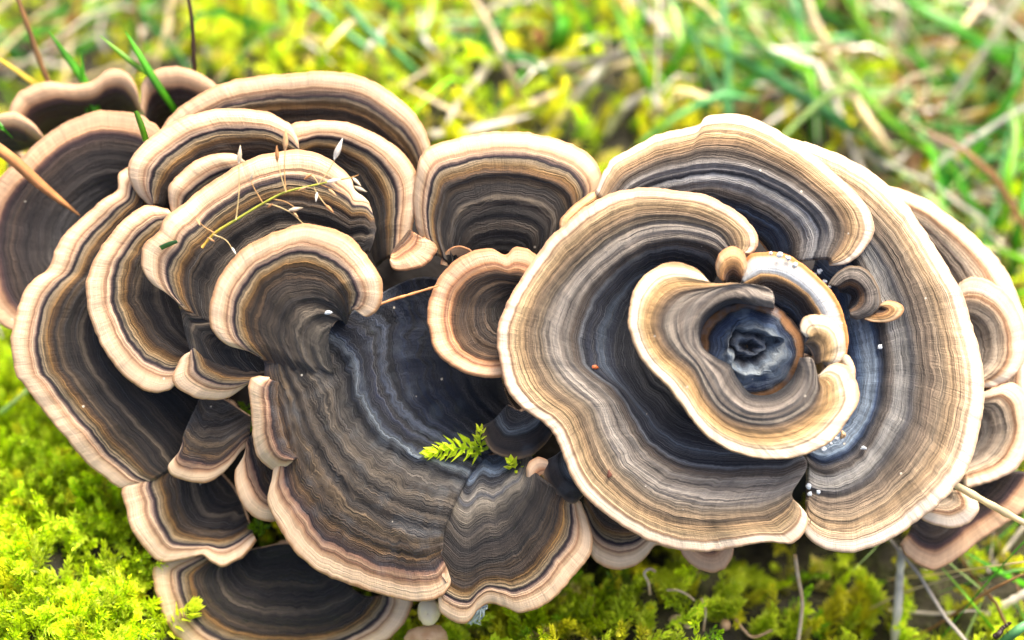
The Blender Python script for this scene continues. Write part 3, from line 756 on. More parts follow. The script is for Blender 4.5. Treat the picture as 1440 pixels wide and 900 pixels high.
# ---- right, behind the rosette
bracket('blurred cream bracket behind the grey blue disc, against the green grass', 'pale',
        [(1236, 262), (1252, 264), (1280, 273), (1311, 288), (1342, 310), (1373, 336), (1398, 361), (1417, 389), (1430, 416), (1440, 450), (1446, 490), (1450, 540), (1452, 600)], [-8, -8, -8.5, -9, -9.5, -10], [([(1255, 330), (1290, 345), (1320, 375), (1345, 420), (1372, 480), (1385, 580)], -11), ([(1240, 380), (1290, 420), (1320, 480), (1330, 560)], -16)], 130, conv=0.5, bulge=0.6, thick=2.2, roll=1.4)
bracket('upper of two small blurred side lobes behind the grey blue disc', 'pale',
        [(1338, 425), (1347, 404), (1358, 395), (1374, 393), (1395, 400), (1417, 416), (1433, 443), (1441, 475), (1440, 503), (1427, 526), (1403, 542), (1385, 545)], [-7, -6, -6, -6, -6.5, -7], [([(1335, 460), (1350, 448), (1375, 460), (1383, 490), (1372, 520), (1360, 530)], -9), ([(1320, 470), (1335, 485), (1335, 510)], -14)], 95, conv=0.7, bulge=0.4, thick=1.8)
bracket('lower of two small blurred side lobes behind the grey blue disc', 'pale',
        [(1385, 552), (1402, 545), (1425, 540), (1443, 560), (1451, 600), (1443, 635), (1425, 660), (1400, 674), (1377, 681), (1360, 684)], [-7.2, -6.6, -6.6, -6.6, -7.4], [([(1370, 570), (1392, 580), (1395, 610), (1380, 640), (1355, 660)], -9.5), ([(1340, 575), (1345, 610), (1335, 650)], -14)], 95, conv=0.6, bulge=0.4, thick=1.8)
bracket('blurred brown and pink rimmed bracket at the lower edge behind the grey blue disc', 'back',
        [(1270, 768), (1276, 780), (1288, 790), (1312, 799), (1331, 793), (1349, 782), (1380, 757), (1411, 738), (1430, 723), (1450, 703), (1472, 668)], [-10, -10, -10.5, -11, -12], [([(1285, 745), (1315, 752), (1350, 730), (1390, 700), (1420, 665)], -12), ([(1280, 700), (1320, 700), (1370, 660)], -17)], 110, conv=0.4, bulge=0.5, thick=2.0)
bracket('little tan tongue shaped bracket beside a dry straw under the grey blue disc', 'pale',
        [(1294, 724), (1303, 731), (1316, 736), (1337, 740), (1360, 734), (1375, 717), (1372, 701), (1358, 688)], -5, [([(1312, 716), (1330, 716), (1346, 708), (1346, 692)], -5.8), ([(1305, 700), (1318, 698), (1328, 688)], -10)], 55, conv=0.7, bulge=0.3, thick=1.8)
# ---- the rosette
bracket('large grey blue disc bracket forming the right side of the golden rosette', 'outer',
        [(1110, 196), (1134, 201), (1165, 212), (1193, 224), (1224, 243), (1249, 264), (1274, 289), (1296, 320), (1317, 355), (1336, 386), (1352, 415), (1367, 460), (1380, 513), (1382, 560), (1375, 607), (1363, 647), (1343, 682), (1318, 710), (1287, 733), (1256, 754), (1224, 769), (1193, 775), (1162, 771), (1141, 758), (1129, 742), (1132, 728)],
        [0, 0.5, 1.2, 2, 2.4, 2.6, 2.8, 3, 3, 3], [([(1150, 290), (1200, 330), (1240, 380), (1262, 440), (1268, 510), (1258, 580), (1225, 645), (1180, 680), (1138, 690)], 1.6), ([(1150, 370), (1190, 400), (1212, 450), (1216, 510), (1206, 570), (1180, 615), (1135, 645)], 0.2), ([(1120, 420), (1150, 450), (1160, 500), (1150, 550), (1110, 590)], -3)], 235, conv=0.45, bulge=0.2, thick=2.0, roll=1.0, split=17)
bracket('upper bracket of the golden rosette, arching with a hooked right end', 'top',
        [(838, 268), (848, 246), (861, 226), (888, 210), (922, 192), (958, 183), (982, 177), (991, 167), (1013, 161), (1041, 164), (1068, 172), (1096, 187), (1124, 205), (1149, 224), (1174, 246), (1199, 268), (1218, 290), (1227, 314), (1223, 336), (1208, 358), (1190, 370), (1172, 373)],
        [2, 2.5, 3, 3.4, 3.8, 4, 4.2, 4.2, 4], [([(862, 290), (900, 258), (960, 240), (1030, 238), (1090, 258), (1135, 290), (1160, 325), (1160, 362)], 3.2), ([(890, 300), (940, 285), (1010, 278), (1070, 300), (1105, 330), (1122, 366)], 1.0), ([(940, 320), (1010, 310), (1060, 330), (1095, 372)], -3)], 165, conv=0.75, bulge=0.3, thick=1.9, roll=1.0, split=17)
bracket('narrow orange tan lip showing between the golden rosette and the violet lined fan', 'knob',
        [(790, 326), (787, 317), (791, 305), (805, 291), (824, 277), (843, 266), (856, 262)], [1.5, 2, 2, 1.4], [([(815, 330), (840, 305), (875, 285)], 0.5)], 36, conv=0.8, bulge=0.5, thick=1.6)
bracket('widest golden brown bracket of the rosette, its surface sinking to a black valley', 'middle',
        [(1050, 356), (1058, 352), (1063, 342), (1061, 328), (1044, 308), (1016, 289), (986, 275), (952, 271), (922, 268), (891, 268), (858, 276), (824, 294), (797, 317), (772, 342), (748, 372), (731, 400), (716, 429), (704, 457), (702, 480), (706, 513), (717, 549), (737, 573), (763, 590), (783, 613), (795, 643), (807, 670), (825, 696), (852, 721), (881, 741), (910, 756), (939, 767), (968, 773), (1002, 774), (1031, 770), (1057, 764), (1083, 761), (1106, 763), (1121, 757), (1132, 741), (1134, 724), (1126, 712)],
        [7.5, 7.5, 7.5, 7.3, 7, 7, 7, 7, 6.8, 6.4, 6.2, 6, 6], [([(1034, 354), (1010, 325), (950, 310), (890, 318), (835, 355), (790, 405), (768, 455), (772, 505), (800, 545), (830, 572), (850, 620), (880, 665), (930, 700), (1000, 716), (1070, 710), (1112, 695)], 6.4), ([(1022, 366), (990, 350), (945, 345), (898, 360), (850, 400), (824, 450), (824, 505), (846, 530), (870, 550), (890, 587), (914, 620), (950, 645), (1010, 656), (1080, 656), (1132, 648)], 4.8), ([(1000, 400), (955, 385), (905, 395), (878, 430), (866, 480), (876, 520), (905, 570), (950, 610), (1030, 630), (1100, 620)], 0), ([(1010, 430), (960, 420), (925, 440), (920, 490), (950, 550), (1010, 590), (1080, 590)], -3)], 205, conv=0.75, bulge=0.0, thick=1.7, roll=0.7, split=13)
bracket('small knob of orange tan bracket standing on top of the inner golden swirl', 'knob',
        [(1014, 394), (1008, 386), (1007, 370), (1017, 355), (1032, 350), (1046, 358), (1051, 373), (1047, 386)], [8.5, 10.5, 10.5, 8.5], [([(1018, 396), (1028, 388), (1042, 392)], 8.4), ([(1024, 408), (1030, 405), (1038, 408)], 5)], 40, conv=0.8, bulge=0.6, thick=1.6, split=8)
bracket('white and pale blue crescent bracket curving behind the blue basin', 'crescent',
        [(1040, 384), (1046, 368), (1062, 356), (1094, 356), (1124, 370), (1150, 391), (1172, 415), (1186, 444), (1192, 477), (1189, 506), (1180, 525)], [7, 8, 8.6, 8.6, 8.4, 8], [([(1050, 404), (1080, 398), (1115, 412), (1140, 436), (1150, 465), (1146, 500)], 7.2), ([(1068, 440), (1095, 446), (1112, 462), (1118, 490)], 2)], 92, conv=0.85, bulge=0.8, thick=1.5, split=9)
bracket('inner golden bracket of the rosette swirling around a grey rolled ridge', 'inner',
        [(994, 413), (988, 405), (990, 392), (981, 379), (959, 371), (933, 374), (908, 390), (892, 414), (886, 444), (889, 469), (902, 499), (922, 524), (944, 546), (963, 572), (981, 598), (1007, 620), (1036, 635), (1069, 643), (1109, 643), (1142, 634), (1168, 620), (1184, 601), (1198, 579), (1206, 557), (1202, 536), (1192, 518), (1179, 512), (1166, 514), (1153, 526)],
        [10.5, 11, 11.5, 12, 12, 11.8, 11.6, 11.4, 11.6, 12, 11.6], [([(1030, 398), (1000, 404), (972, 415), (945, 435), (938, 465), (952, 495), (978, 520), (995, 550), (1020, 578), (1055, 593), (1095, 592), (1130, 575), (1148, 550), (1150, 530)], 11.2), ([(1084, 409), (1050, 402), (1018, 410), (990, 428), (972, 455), (972, 482), (990, 506), (1010, 525), (1024, 548), (1050, 571), (1082, 574), (1112, 562), (1132, 538), (1140, 505)], 11.4), ([(1087, 430), (1058, 426), (1030, 424), (1006, 434), (988, 452), (982, 473), (988, 492), (1006, 505), (1026, 515), (1036, 534), (1054, 556), (1078, 559), (1100, 551), (1118, 532), (1128, 505)], [10.4, 10.2, 9.4, 8.6, 8.4]), ([(1087, 434), (1058, 430), (1031, 428), (1009, 438), (992, 455), (986, 473), (991, 489), (1008, 501), (1029, 512), (1040, 531), (1056, 551), (1077, 554), (1097, 546), (1113, 529), (1122, 505)], 5.0)], 122, conv=0.8, bulge=0.0, thick=1.5, roll=0.6, wav=0.2, split=15, zoff=([0, 0.06, 0.14, 1], [-20, -16, 0, 0]))


def loop(cx, cy, rx, ry, seed, rough=0.1, n=18):
    r = np.random.default_rng(seed)
    a = np.linspace(0, 2 * math.pi, n, endpoint=False) + 2.2
    k = 1 + rough * r.normal(0, 1, n)
    p = [(cx + rx * k[i] * math.cos(a[i]), cy + ry * k[i] * math.sin(a[i])) for i in range(n)]
    return p + [p[0]]


def frill(cx, cy, rx, ry, amp, k, ph, n=40):
    p = []
    for i in range(n):
        a = 2 * math.pi * i / n + 2.2
        q = 1 + amp * (math.sin(k * a + ph) + 0.6 * math.sin((2 * k + 1) * a + 2 * ph) + 0.35 * math.sin((3 * k + 2) * a))
        p.append((cx + rx * q * math.cos(a), cy + ry * q * math.sin(a)))
    return p + [p[0]]


bracket('blue grey frilled basin with a dark eye at the heart of the golden swirl', 'basin',
        loop(1055, 494, 75, 71, 1, 0.02), 6.0, [(frill(1056, 494, 58, 54, 0.03, 3, 1.0), 7.0), (frill(1061, 495, 46, 41, 0.07, 3, 0.6), 7.4), (frill(1060, 492, 38, 32, 0.12, 3, 2.2), 8.3), (frill(1056, 489, 33, 26, 0.14, 3, 2.2), 7.4), (frill(1049, 484, 26, 18, 0.16, 3, 2.2), 5.8), (frill(1054, 487, 18, 12, 0.16, 2, 0.4), 7.2), (frill(1051, 487, 8, 7, 0.18, 2, 1.3), 5.6), (loop(1050, 487, 2, 2, 7, 0.0), 4.0)],
        96, conv=0.9, bulge=0.0, roll=0.3, thick=1.0, relief=0.10, wav=0.1, closed=True, split=9, base=False)
bracket('small golden lobe with cream rim folded against the grey rolled ridge', 'inner',
        [(1178, 512), (1187, 498), (1187, 473), (1179, 455), (1164, 444), (1146, 443), (1130, 451), (1126, 464), (1132, 473)], [11, 11.8, 12.2, 12.2, 11.6], [([(1158, 508), (1158, 488), (1150, 476), (1139, 476)], 11.0), ([(1146, 512), (1144, 498), (1138, 488), (1132, 484)], 9.4)], 58, conv=0.9, bulge=0.4, thick=1.3, split=12)
bracket('bumpy cream lobe at the outer edge of the inner golden swirl', 'inner',
        [(1180, 498), (1192, 500), (1200, 510), (1202, 526), (1200, 542), (1194, 556)], [9.8, 10.2, 10, 9.6], [([(1172, 512), (1178, 530), (1180, 552)], 8.2)], 34, conv=0.8, bulge=0.4, thick=1.5, split=10)
bracket('small grey hooked bracket on the grey blue disc, without a pale rim', 'grey',
        [(1166, 400), (1172, 390), (1184, 379), (1203, 374), (1223, 385), (1234, 403), (1238, 425), (1229, 441), (1208, 449), (1196, 446)], [3, 3.8, 4.2, 4.2, 3.8], [([(1180, 404), (1196, 400), (1210, 412), (1208, 428), (1196, 438)], 3.0), ([(1184, 414), (1192, 418), (1192, 430)], -1.5)], 56, conv=0.9, bulge=0.6, thick=1.4, split=12)
bracket('tiny tan spoon shaped lip attached to the small grey hooked bracket', 'knob',
        [(1216, 449), (1230, 452), (1249, 452), (1263, 446), (1270, 436), (1264, 426), (1248, 423), (1236, 428)], [3.6, 4.0, 4.2, 3.8], [([(1222, 442), (1238, 440), (1246, 436), (1240, 432)], 3.2), ([(1212, 438), (1222, 434), (1228, 430)], 1.5)], 40, conv=0.9, bulge=0.2, thick=1.0, split=8)


# ================================================================== moss
def leaf_tris(base, dirn, side, length, width, fold):
    """little pointed leaf: two triangles folded along the midrib"""
    tip = base + dirn * length
    mid = base + dirn * length * 0.42
    up = np.cross(side, dirn)
    return [base, mid + side * width * 0.5 + up * fold, tip, mid - side * width * 0.5 + up * fold]


def moss_shoot(rng, length, leaves, leaf_len, leaf_w, spread, curve, branches=0):
    """one feathery shoot growing along +z: returns V, F(tris), tip factor per vertex"""
    V, F, T = [], [], []
    def axis(p0, d0, ln, nl, lf, bend):
        n = 7
        pts = [np.array(p0, float)]; d = np.array(d0, float)
        for i in range(n - 1):
            d = d + bend / n; d /= np.linalg.norm(d)
            pts.append(pts[-1] + d * ln / (n - 1))
        pts = np.array(pts)
        # stem: three sided
        for i in range(n - 1):
            r = 0.00016 * (1 - 0.6 * i / n)
            o = len(V)
            for q in range(3):
                a = q * 2.094
                V.append(pts[i] + np.array([math.cos(a) * r, math.sin(a) * r, 0])); T.append(0.2)
                V.append(pts[i + 1] + np.array([math.cos(a) * r, math.sin(a) * r, 0])); T.append(0.2)
            for q in range(3):
                k = (q + 1) % 3
                F.append((o + 2 * q, o + 2 * k, o + 2 * k + 1)); F.append((o + 2 * q, o + 2 * k + 1, o + 2 * q + 1))
        for i in range(nl):
            f = 0.08 + 0.92 * (i + rng.random() * 0.5) / nl
            x = f * (n - 1); k = min(n - 2, int(x)); p = pts[k] * (1 - (x - k)) + pts[k + 1] * (x - k)
            dd = pts[k + 1] - pts[k]; dd /= np.linalg.norm(dd)
            a = i * 2.399 + rng.random() * 0.6
            u = np.cross(dd, [0.3, 0.9, 0.2]); u /= np.linalg.norm(u); v = np.cross(dd, u)
            rad = math.cos(a) * u + math.sin(a) * v
            op = spread * (1.1 - 0.75 * f ** 2) * (0.8 + 0.4 * rng.random())
            ld = dd * math.cos(op) + rad * math.sin(op)
            sd = np.cross(ld, rad); sd /= max(np.linalg.norm(sd), 1e-9)
            l_ = lf * (0.75 + 0.5 * rng.random()) * (1.0 - 0.45 * f ** 3)
            o = len(V)
            V.extend(leaf_tris(p, ld, sd, l_, leaf_w * (0.8 + 0.4 * rng.random()), l_ * 0.10))
            T.extend([0.15 + 0.55 * f, 0.35 + 0.6 * f, 0.55 + 0.45 * f, 0.35 + 0.6 * f])
            F.append((o, o + 1, o + 2)); F.append((o, o + 2, o + 3))
        return pts
    bend = np.array([curve * rng.normal(), curve * rng.normal(), 0])
    main = axis((0, 0, 0), (0, 0, 1), length, leaves, leaf_len, bend)
    for b in range(branches):
        f = 0.25 + 0.6 * b / max(1, branches - 1) if branches > 1 else 0.5
        k = int(f * 6); s = 1 if b % 2 else -1
        axis(main[k], np.array([s * 0.85, 0.15 * rng.normal(), 0.55]), length * 0.42 * (1.15 - f), max(8, leaves // 3), leaf_len * 0.8, np.array([0, 0, 0.3]))
    return np.array(V), np.array(F), np.array(T)


MOSS = tint_material('moss_leaf', rough=0.42, translucent=0.5)
MOSS_CORE = lin((150, 158, 20)); MOSS_TIP = lin((206, 214, 40))


def moss_tint(T, hue, rng_val):
    """hue 0 = lime, 1 = yellow olive, 2 = pale brown; T tip factor"""
    cols = {4: (lin((140, 176, 10)), lin((226, 236, 60))), 0: (lin((96, 132, 8)), lin((206, 226, 22))), 1: (lin((124, 122, 12)), lin((226, 222, 40))), 2: (lin((98, 82, 34)), lin((210, 198, 104))), 3: (lin((56, 96, 6)), lin((146, 190, 18)))}
    a, b = cols[hue]
    a = np.array(a); b = np.array(b)
    return (a[None] * (1 - T[:, None]) + b[None] * T[:, None]) * rng_val


def frame_from(d, roll):
    d = d / np.linalg.norm(d)
    u = np.cross(d, [0.2, 1.0, 0.1]); u /= np.linalg.norm(u); v = np.cross(d, u)
    c, s = math.cos(roll), math.sin(roll)
    return np.stack([u * c + v * s, v * c - u * s, d], 1)


def project(p):
    """where a world point falls on the focus plane, in the same units as P"""
    q = p - CAMPOS
    z = q @ FWD
    return 720 + (q @ RIGHT) / z * DIST / WIDE * 1440, 450 - (q @ UP) / z * DIST / WIDE * 1440


def build_moss():
    rng = np.random.default_rng(5)
    protos = [moss_shoot(rng, 0.011, 44, 0.0023, 0.0006, 0.95, 0.5) for _ in range(4)]
    protos += [moss_shoot(rng, 0.013, 30, 0.0020, 0.0006, 0.9, 0.5, branches=4) for _ in range(3)]
    protos += [moss_shoot(rng, 0.009, 36, 0.0028, 0.0007, 1.1, 0.3) for _ in range(3)]
    Vs, Fs, Cs = [], [], []
    off = 0
    pts = []
    # dense around the cluster, thinner further out
    for n, x0, x1, y0, y1 in ((9000, -0.18, 0.150, -0.100, 0.20), (2700, -0.140, -0.045, -0.090, 0.02), (700, -0.05, 0.12, -0.09, -0.03), (900, -0.40, 0.40, -0.25, 0.55)):
        pts.append(np.column_stack([rng.uniform(x0, x1, n), rng.uniform(y0, y1, n)]))
    pts = np.vstack(pts)
    for x, y in pts:
        z = float(ground(x, y))
        px, py = project(np.array([x, y, z]))
        # under the wood no moss grows
        ex, ey = (px - 690) / 560.0, (py - 440) / 250.0
        if ex * ex + ey * ey < 1.0 and y < 0.06: continue
        low = 200 < px < 610 and 730 < py < 1010
        dens = 1.0
        if 830 < px < 1290 and py > 770: dens = 0.42                 # bare dark soil below the rosette
        if py < 200 and px < 250: dens = 0.25                        # withered litter behind on the left
        if py < 420 and px > 1000: dens = 0.4
        if 560 < px <= 1000 and py < 220: dens = 0.6
        if px > 1290 and py > 700: dens = 0.4
        if vnoise(np.array(x), np.array(y), 90, 21) < -0.22: dens *= 0.35
        if rng.random() > dens: continue
        V, F, T = protos[rng.integers(len(protos))]
        d = np.array([rng.normal(0, 0.45), rng.normal(-0.05, 0.45), 1.0])
        sc = rng.uniform(0.6, 1.15) if not low else rng.uniform(0.25, 0.5)
        if y > 0.03: sc *= rng.uniform(0.85, 1.35)
        M = frame_from(d, rng.uniform(0, 6.28))
        W = (V * sc) @ M.T + np.array([x, y, z - 0.001])
        left = px < 330 and py > 430
        boost = 1.25 if left else (1.35 if y > 0.03 else 1.2)
        r = rng.random()
        if left: hue = 0 if r < 0.55 else (4 if r < 0.92 else 1)
        elif py < 330: hue = 4 if r < 0.25 else (0 if r < 0.45 else (1 if r < 0.7 else (2 if r < 0.9 else 3)))
        else: hue = 4 if r < 0.35 else (1 if r < 0.6 else (0 if r < 0.8 else (2 if r < 0.92 else 3)))
        Vs.append(W); Fs.append(F + off); Cs.append(moss_tint(T, hue, rng.uniform(0.6, 1.35) * boost))
        off += len(W)
    V = np.vstack(Vs); F = np.vstack(Fs); C = np.vstack(Cs)
    o = link('moss', mesh_np('moss', V, F, {'tint': C}, smooth=False), MOSS)
    tag(o, 'yellow green feathery moss carpet around the bracket cluster', 'moss', kind='stuff')


build_moss()


def moss_frond(label, base, tip, seed, leaves=60, leaf_len=0.0024, branches=0, hue=0, bright=1.0, group='moss shoots beside the fungi', width=0.0010, curve=0.15):
    rng = np.random.default_rng(seed)
    base = np.asarray(base); tip = np.asarray(tip)
    ln = np.linalg.norm(tip - base)
    V, F, T = moss_shoot(rng, ln, leaves, leaf_len, width, 1.0, curve, branches)
    M = frame_from(tip - base, rng.uniform(0, 6.28) if branches == 0 else 0.0)
    W = V @ M.T
    root = empty('moss_shoot', base); tag(root, label, 'moss', group)
    # stem triangles carry T == 0.2 exactly; the rest are leaves
    st = np.all(np.isclose(T[F], 0.2), axis=1)
    for nm, sel in (('stem', st), ('leaves', ~st)):
        f = F[sel]; u, inv = np.unique(f, return_inverse=True)
        me = mesh_np(nm, W[u], inv.reshape(-1, 3), {'tint': moss_tint(T[u], hue, bright)}, smooth=False)
        p = link(nm, me, MOSS, root)
        if nm == 'leaves': p['kind'] = 'stuff'
    return root


moss_frond('lime green moss sprig poking out of the blue black hollow', P(684, 630, -4.5), P(606, 624, 1.5), 3, 46, 0.0036, hue=4, bright=1.3, width=0.0014)
moss_frond('short upright moss tip beside the lime green sprig in the hollow', P(676, 640, -4.5), P(676, 598, 0.0), 4, 20, 0.0026, hue=4, bright=1.0)
moss_frond('tiny bright moss tuft in the gap beside the pale curled corner', P(728, 668, -6), P(714, 652, 0.5), 5, 22, 0.0026, hue=4, bright=1.2)
moss_frond('moss tip reaching over the cream rim of the lowest left bracket', P(210, 905, -14), P(272, 862, -5), 6, 60, 0.0042, hue=4, bright=1.15, width=0.0016)
moss_frond('dark green moss tip in the gap above the lowest left bracket', P(372, 745, -14), P(362, 742, -9), 8, 24, 0.0026, hue=3, bright=0.7)
moss_frond('dark moss strand hanging between the sweeping bracket and the folded lobe', P(345, 570, -14), P(352, 605, -6), 9, 30, 0.0026, hue=3, bright=0.7)
def look(pts, w, wide=18, thin=10):
    dx, dy = pts[-1][0] - pts[0][0], pts[-1][1] - pts[0][1]
    size = 'wide ' if w >= wide else ('thin ' if w <= thin else '')
    ln = math.hypot(dx, dy)
    return ('long ' if ln > 170 else ('short ' if ln < 95 else '')) + size + ('upright ' if abs(dx) < 0.35 * abs(dy) else ('flat lying ' if abs(dy) < 0.45 * abs(dx) else 'slanting '))


rf = np.random.default_rng(31)
FR = [(700, 905, 722, 850), (745, 905, 760, 852), (790, 900, 812, 838), (838, 905, 850, 818), (868, 905, 884, 830), (905, 905, 905, 850), (770, 880, 830, 808), (822, 880, 862, 812), (645, 905, 630, 880),
      (960, 875, 1010, 838), (1000, 868, 1040, 846), (1010, 850, 1046, 815), (1050, 800, 1075, 832), (1030, 790, 1050, 822), (1060, 900, 1085, 868), (1100, 905, 1130, 850), (1160, 905, 1180, 830), (1200, 900, 1215, 815), (1230, 870, 1222, 800), (560, 905, 575, 876), (930, 800, 945, 840)]
for k, (bx, by, tx, ty) in enumerate(FR):
    b_ = G(bx, by, 2.0); t_ = G(tx, ty, rf.uniform(8, 13))
    hu = int(rf.choice([0, 1, 4, 4]))
    moss_frond(look([(bx, by), (tx, ty)], 12).replace('short ', 'stubby ' if math.hypot(bx - tx, by - ty) < 50 else '') + {0: 'lime', 1: 'yellow', 4: 'bright yellow green'}[hu] + ' fern like moss shoot on the dark soil below the brackets', b_, t_, 50 + k, 44, 0.0028, branches=8, hue=hu, bright=rf.uniform(0.9, 1.2), group='fern like moss shoots below the rosette')

# ================================================================== grass and straw
GRASS = tint_material('grass_blade', rough=0.38, translucent=0.35, scale=260.0)
GC = {'green': (84, 168, 26), 'lime': (128, 190, 40), 'blue': (112, 186, 110), 'pale': (176, 206, 120), 'straw': (224, 206, 160), 'white': (232, 226, 208), 'grey': (204, 194, 174),
      'brown': (146, 108, 62), 'dark': (74, 50, 30), 'orange': (204, 146, 88), 'yellow': (214, 186, 50), 'red': (150, 84, 52), 'deep': (44, 124, 22)}


def blade_mesh(path, width, colour, tipw=0.15, round_=False, seed=0):
    """grass blade: creased ribbon with thickness following path (n,3)"""
    rng = np.random.default_rng(seed)
    path = np.asarray(path, float); n = len(path)
    d = np.gradient(path, axis=0); d /= np.maximum(np.linalg.norm(d, axis=1, keepdims=True), 1e-9)
    f = np.linspace(0, 1, n)
    w = width * np.clip(1.0 - (1 - tipw) * np.clip((f - 0.45) / 0.55, 0, 1) ** 1.6, 0.03, 1)
    c = np.array(lin(GC[colour] if isinstance(colour, str) else colour))
    if round_:
        V, F = tube(path, w / 2 * (1 + 0.12 * rng.normal(0, 1, n)), 6)
        col = np.repeat(c[None] * (1 + 0.12 * rng.normal(0, 1, n))[:, None], 6, 0)
        return V, F, np.clip(col, 0.005, 1)
    side = np.cross(d, -FWD + 0.35 * rng.normal(0, 1, 3)); side /= np.maximum(np.linalg.norm(side, axis=1, keepdims=True), 1e-9)
    up = np.cross(side, d)
    rows = []
    for q, lift in ((-0.5, 0.16), (0, -0.05), (0.5, 0.16), (0, -0.13)):
        rows.append(path + side * (q * w)[:, None] + up * (lift * w)[:, None])
    V = np.stack(rows, 1).reshape(-1, 3)
    F = []
    for i in range(n - 1):
        for j in range(4):
            k = (j + 1) % 4
            F.append((i * 4 + j, i * 4 + k, (i + 1) * 4 + k, (i + 1) * 4 + j))
    col = np.repeat(c[None] * (0.9 + 0.2 * smooth_noise(n, 4, rng))[:, None], 4, 0)
    mid = np.tile(np.array([1.0, 1.18, 1.0, 1.0]), n)[:, None]
    return V, np.array(F), np.clip(col * mid, 0.005, 1)


def blade(label, pts, wpx, colour, lift=(1, 12), name='grass_plant', cat='grass', group='grass blades around the fungi', tipw=0.15, round_=False, hs=None, seed=0):
    """pts run from the root to the tip; lift mm above the ground, or hs = heights above the focus plane"""
    n = max(9, 4 * len(pts))
    if hs is None:
        lf = np.linspace(0, 1, len(pts)) ** 0.6 * (lift[1] + 6 - lift[0]) + lift[0]
        q = np.array([G(p[0], p[1], l) for p, l in zip(pts, lf)])
    else:
        q = np.array([P(p[0], p[1], h) for p, h in zip(pts, hs)])
    path = catmull(q, n)
    z = (path - CAMPOS) @ FWD
    V, F, C = blade_mesh(path, wpx * 0.139e-3 * float(z.mean()) / DIST, colour, tipw, round_, seed or int(pts[0][0] * 7 + pts[0][1]) % 9973)
    o = link(name, mesh_np(name, V - path[0], F, {'tint': C}), GRASS)
    o.location = path[0]
    return tag(o, label, cat, group)


BG = 'blurred grass blade in the meadow behind the rosette'
bl = lambda pts, w, c, lift=(1, 14), **k: blade(look(pts, w) + {'green': 'bright green', 'lime': 'lime green', 'blue': 'bluish green', 'pale': 'pale green', 'deep': 'deep green', 'yellow': 'yellow'}[c] + ' ' + BG, pts, w, c, lift, **k)
st = lambda pts, w, c, lift=(1, 8), **k: blade(look(pts, w, 13, 9) + {'straw': 'tan', 'white': 'whitish', 'grey': 'greyish', 'brown': 'brown', 'orange': 'orange'}[c] + ' dry straw lying in the moss behind the brackets', pts, w, c, lift, name='dry_straw', cat='straw', group='dry straws behind the brackets', **k)
bl([(1290, 262), (1230, 205), (1180, 170), (1090, 112), (1020, 72), (975, 50)], 19, 'blue', (1, 26))
bl([(1445, 118), (1400, 78), (1345, 42), (1290, 10), (1250, -20)], 22, 'green', (6, 34))
bl([(1330, 290), (1362, 232), (1400, 170), (1450, 92)], 20, 'green', (1, 34))
bl([(1366, 166), (1410, 148), (1450, 130)], 9, 'yellow', (20, 30))
bl([(1262, 290), (1330, 250), (1390, 205), (1440, 180)], 13, 'deep', (1, 24))
bl([(1146, 200), (1142, 130), (1126, 50), (1108, -20)], 20, 'green', (1, 26))
bl([(1128, 90), (1126, 40), (1110, -15)], 15, 'blue', (6, 26))
bl([(1108, 96), (1072, 48), (1034, -10)], 21, 'pale', (1, 22))
bl([(1408, 345), (1416, 260), (1444, 130)], 15, 'lime', (1, 28))
bl([(1410, 352), (1330, 300), (1262, 236), (1210, 190)], 14, 'pale', (1, 16))
bl([(1420, 420), (1432, 330), (1450, 220)], 13, 'green', (1, 22))
bl([(1300, 120), (1240, 70), (1180, -15)], 14, 'lime', (1, 20))
bl([(1392, 262), (1300, 210), (1230, 150), (1160, 60)], 13, 'lime', (1, 20))
bl([(1340, 200), (1310, 110), (1260, 60)], 12, 'green', (1, 16))
bl([(1440, 330), (1380, 300), (1350, 262), (1330, 200)], 14, 'green', (1, 22))
bl([(1330, 60), (1400, 20), (1450, -5)], 12, 'deep', (1, 22))
bl([(1250, 40), (1310, 0), (1340, -25)], 12, 'green', (1, 22))
bl([(985, 172), (985, 110), (982, 30), (988, -20)], 7, 'deep', (1, 22))
bl([(930, 170), (912, 120), (886, 60), (856, -10)], 9, 'green', (1, 24))
bl([(838, 46), (815, 10), (800, -20)], 14, 'blue', (4, 22))
bl([(774, 84), (790, 40), (784, -20)], 26, 'green', (1, 18))
bl([(960, 95), (970, 40), (974, -15)], 10, 'lime', (1, 16))
bl([(600, 118), (560, 78), (520, 45), (478, -8)], 12, 'blue', (1, 26))
bl([(584, 82), (598, 40), (614, -12)], 10, 'pale', (1, 18))
bl([(640, 84), (670, 60), (700, 30), (740, -8)], 9, 'deep', (1, 16))
bl([(1010, 90), (1000, 40), (1020, -15)], 12, 'lime', (1, 18))
bl([(880, 80), (900, 30), (905, -15)], 11, 'green', (1, 16))
bl([(1060, 120), (1030, 70), (1010, 10)], 12, 'lime', (1, 18))
bl([(430, 70), (400, 30), (395, -15)], 9, 'lime', (1, 16))
bl([(1205, 120), (1215, 60), (1200, -12)], 11, 'lime', (1, 18))
st([(1278, 252), (1232, 186), (1184, 106), (1150, 40), (1128, -25)], 13, 'straw', (2, 30), round_=True, tipw=0.7)
st([(778, 172), (806, 142), (838, 104), (884, 56)], 18, 'white', (1, 10))
st([(992, 110), (962, 76), (930, 40), (882, -10)], 14, 'grey', (1, 14), tipw=0.6)
st([(735, 152), (718, 104), (692, 46), (664, -8)], 11, 'straw', (1, 16), tipw=0.6)
st([(500, 96), (520, 66), (546, 30)], 11, 'white', (1, 10))
st([(702, 182), (640, 158), (566, 118)], 9, 'straw', (1, 8))
st([(598, 190), (660, 184), (748, 162)], 13, 'white', (1, 7))
st([(680, 176), (740, 150), (800, 122)], 11, 'straw', (1, 6))
st([(760, 200), (800, 150), (810, 120)], 11, 'straw', (1, 8))
st([(920, 190), (930, 160), (915, 130)], 12, 'white', (1, 8))
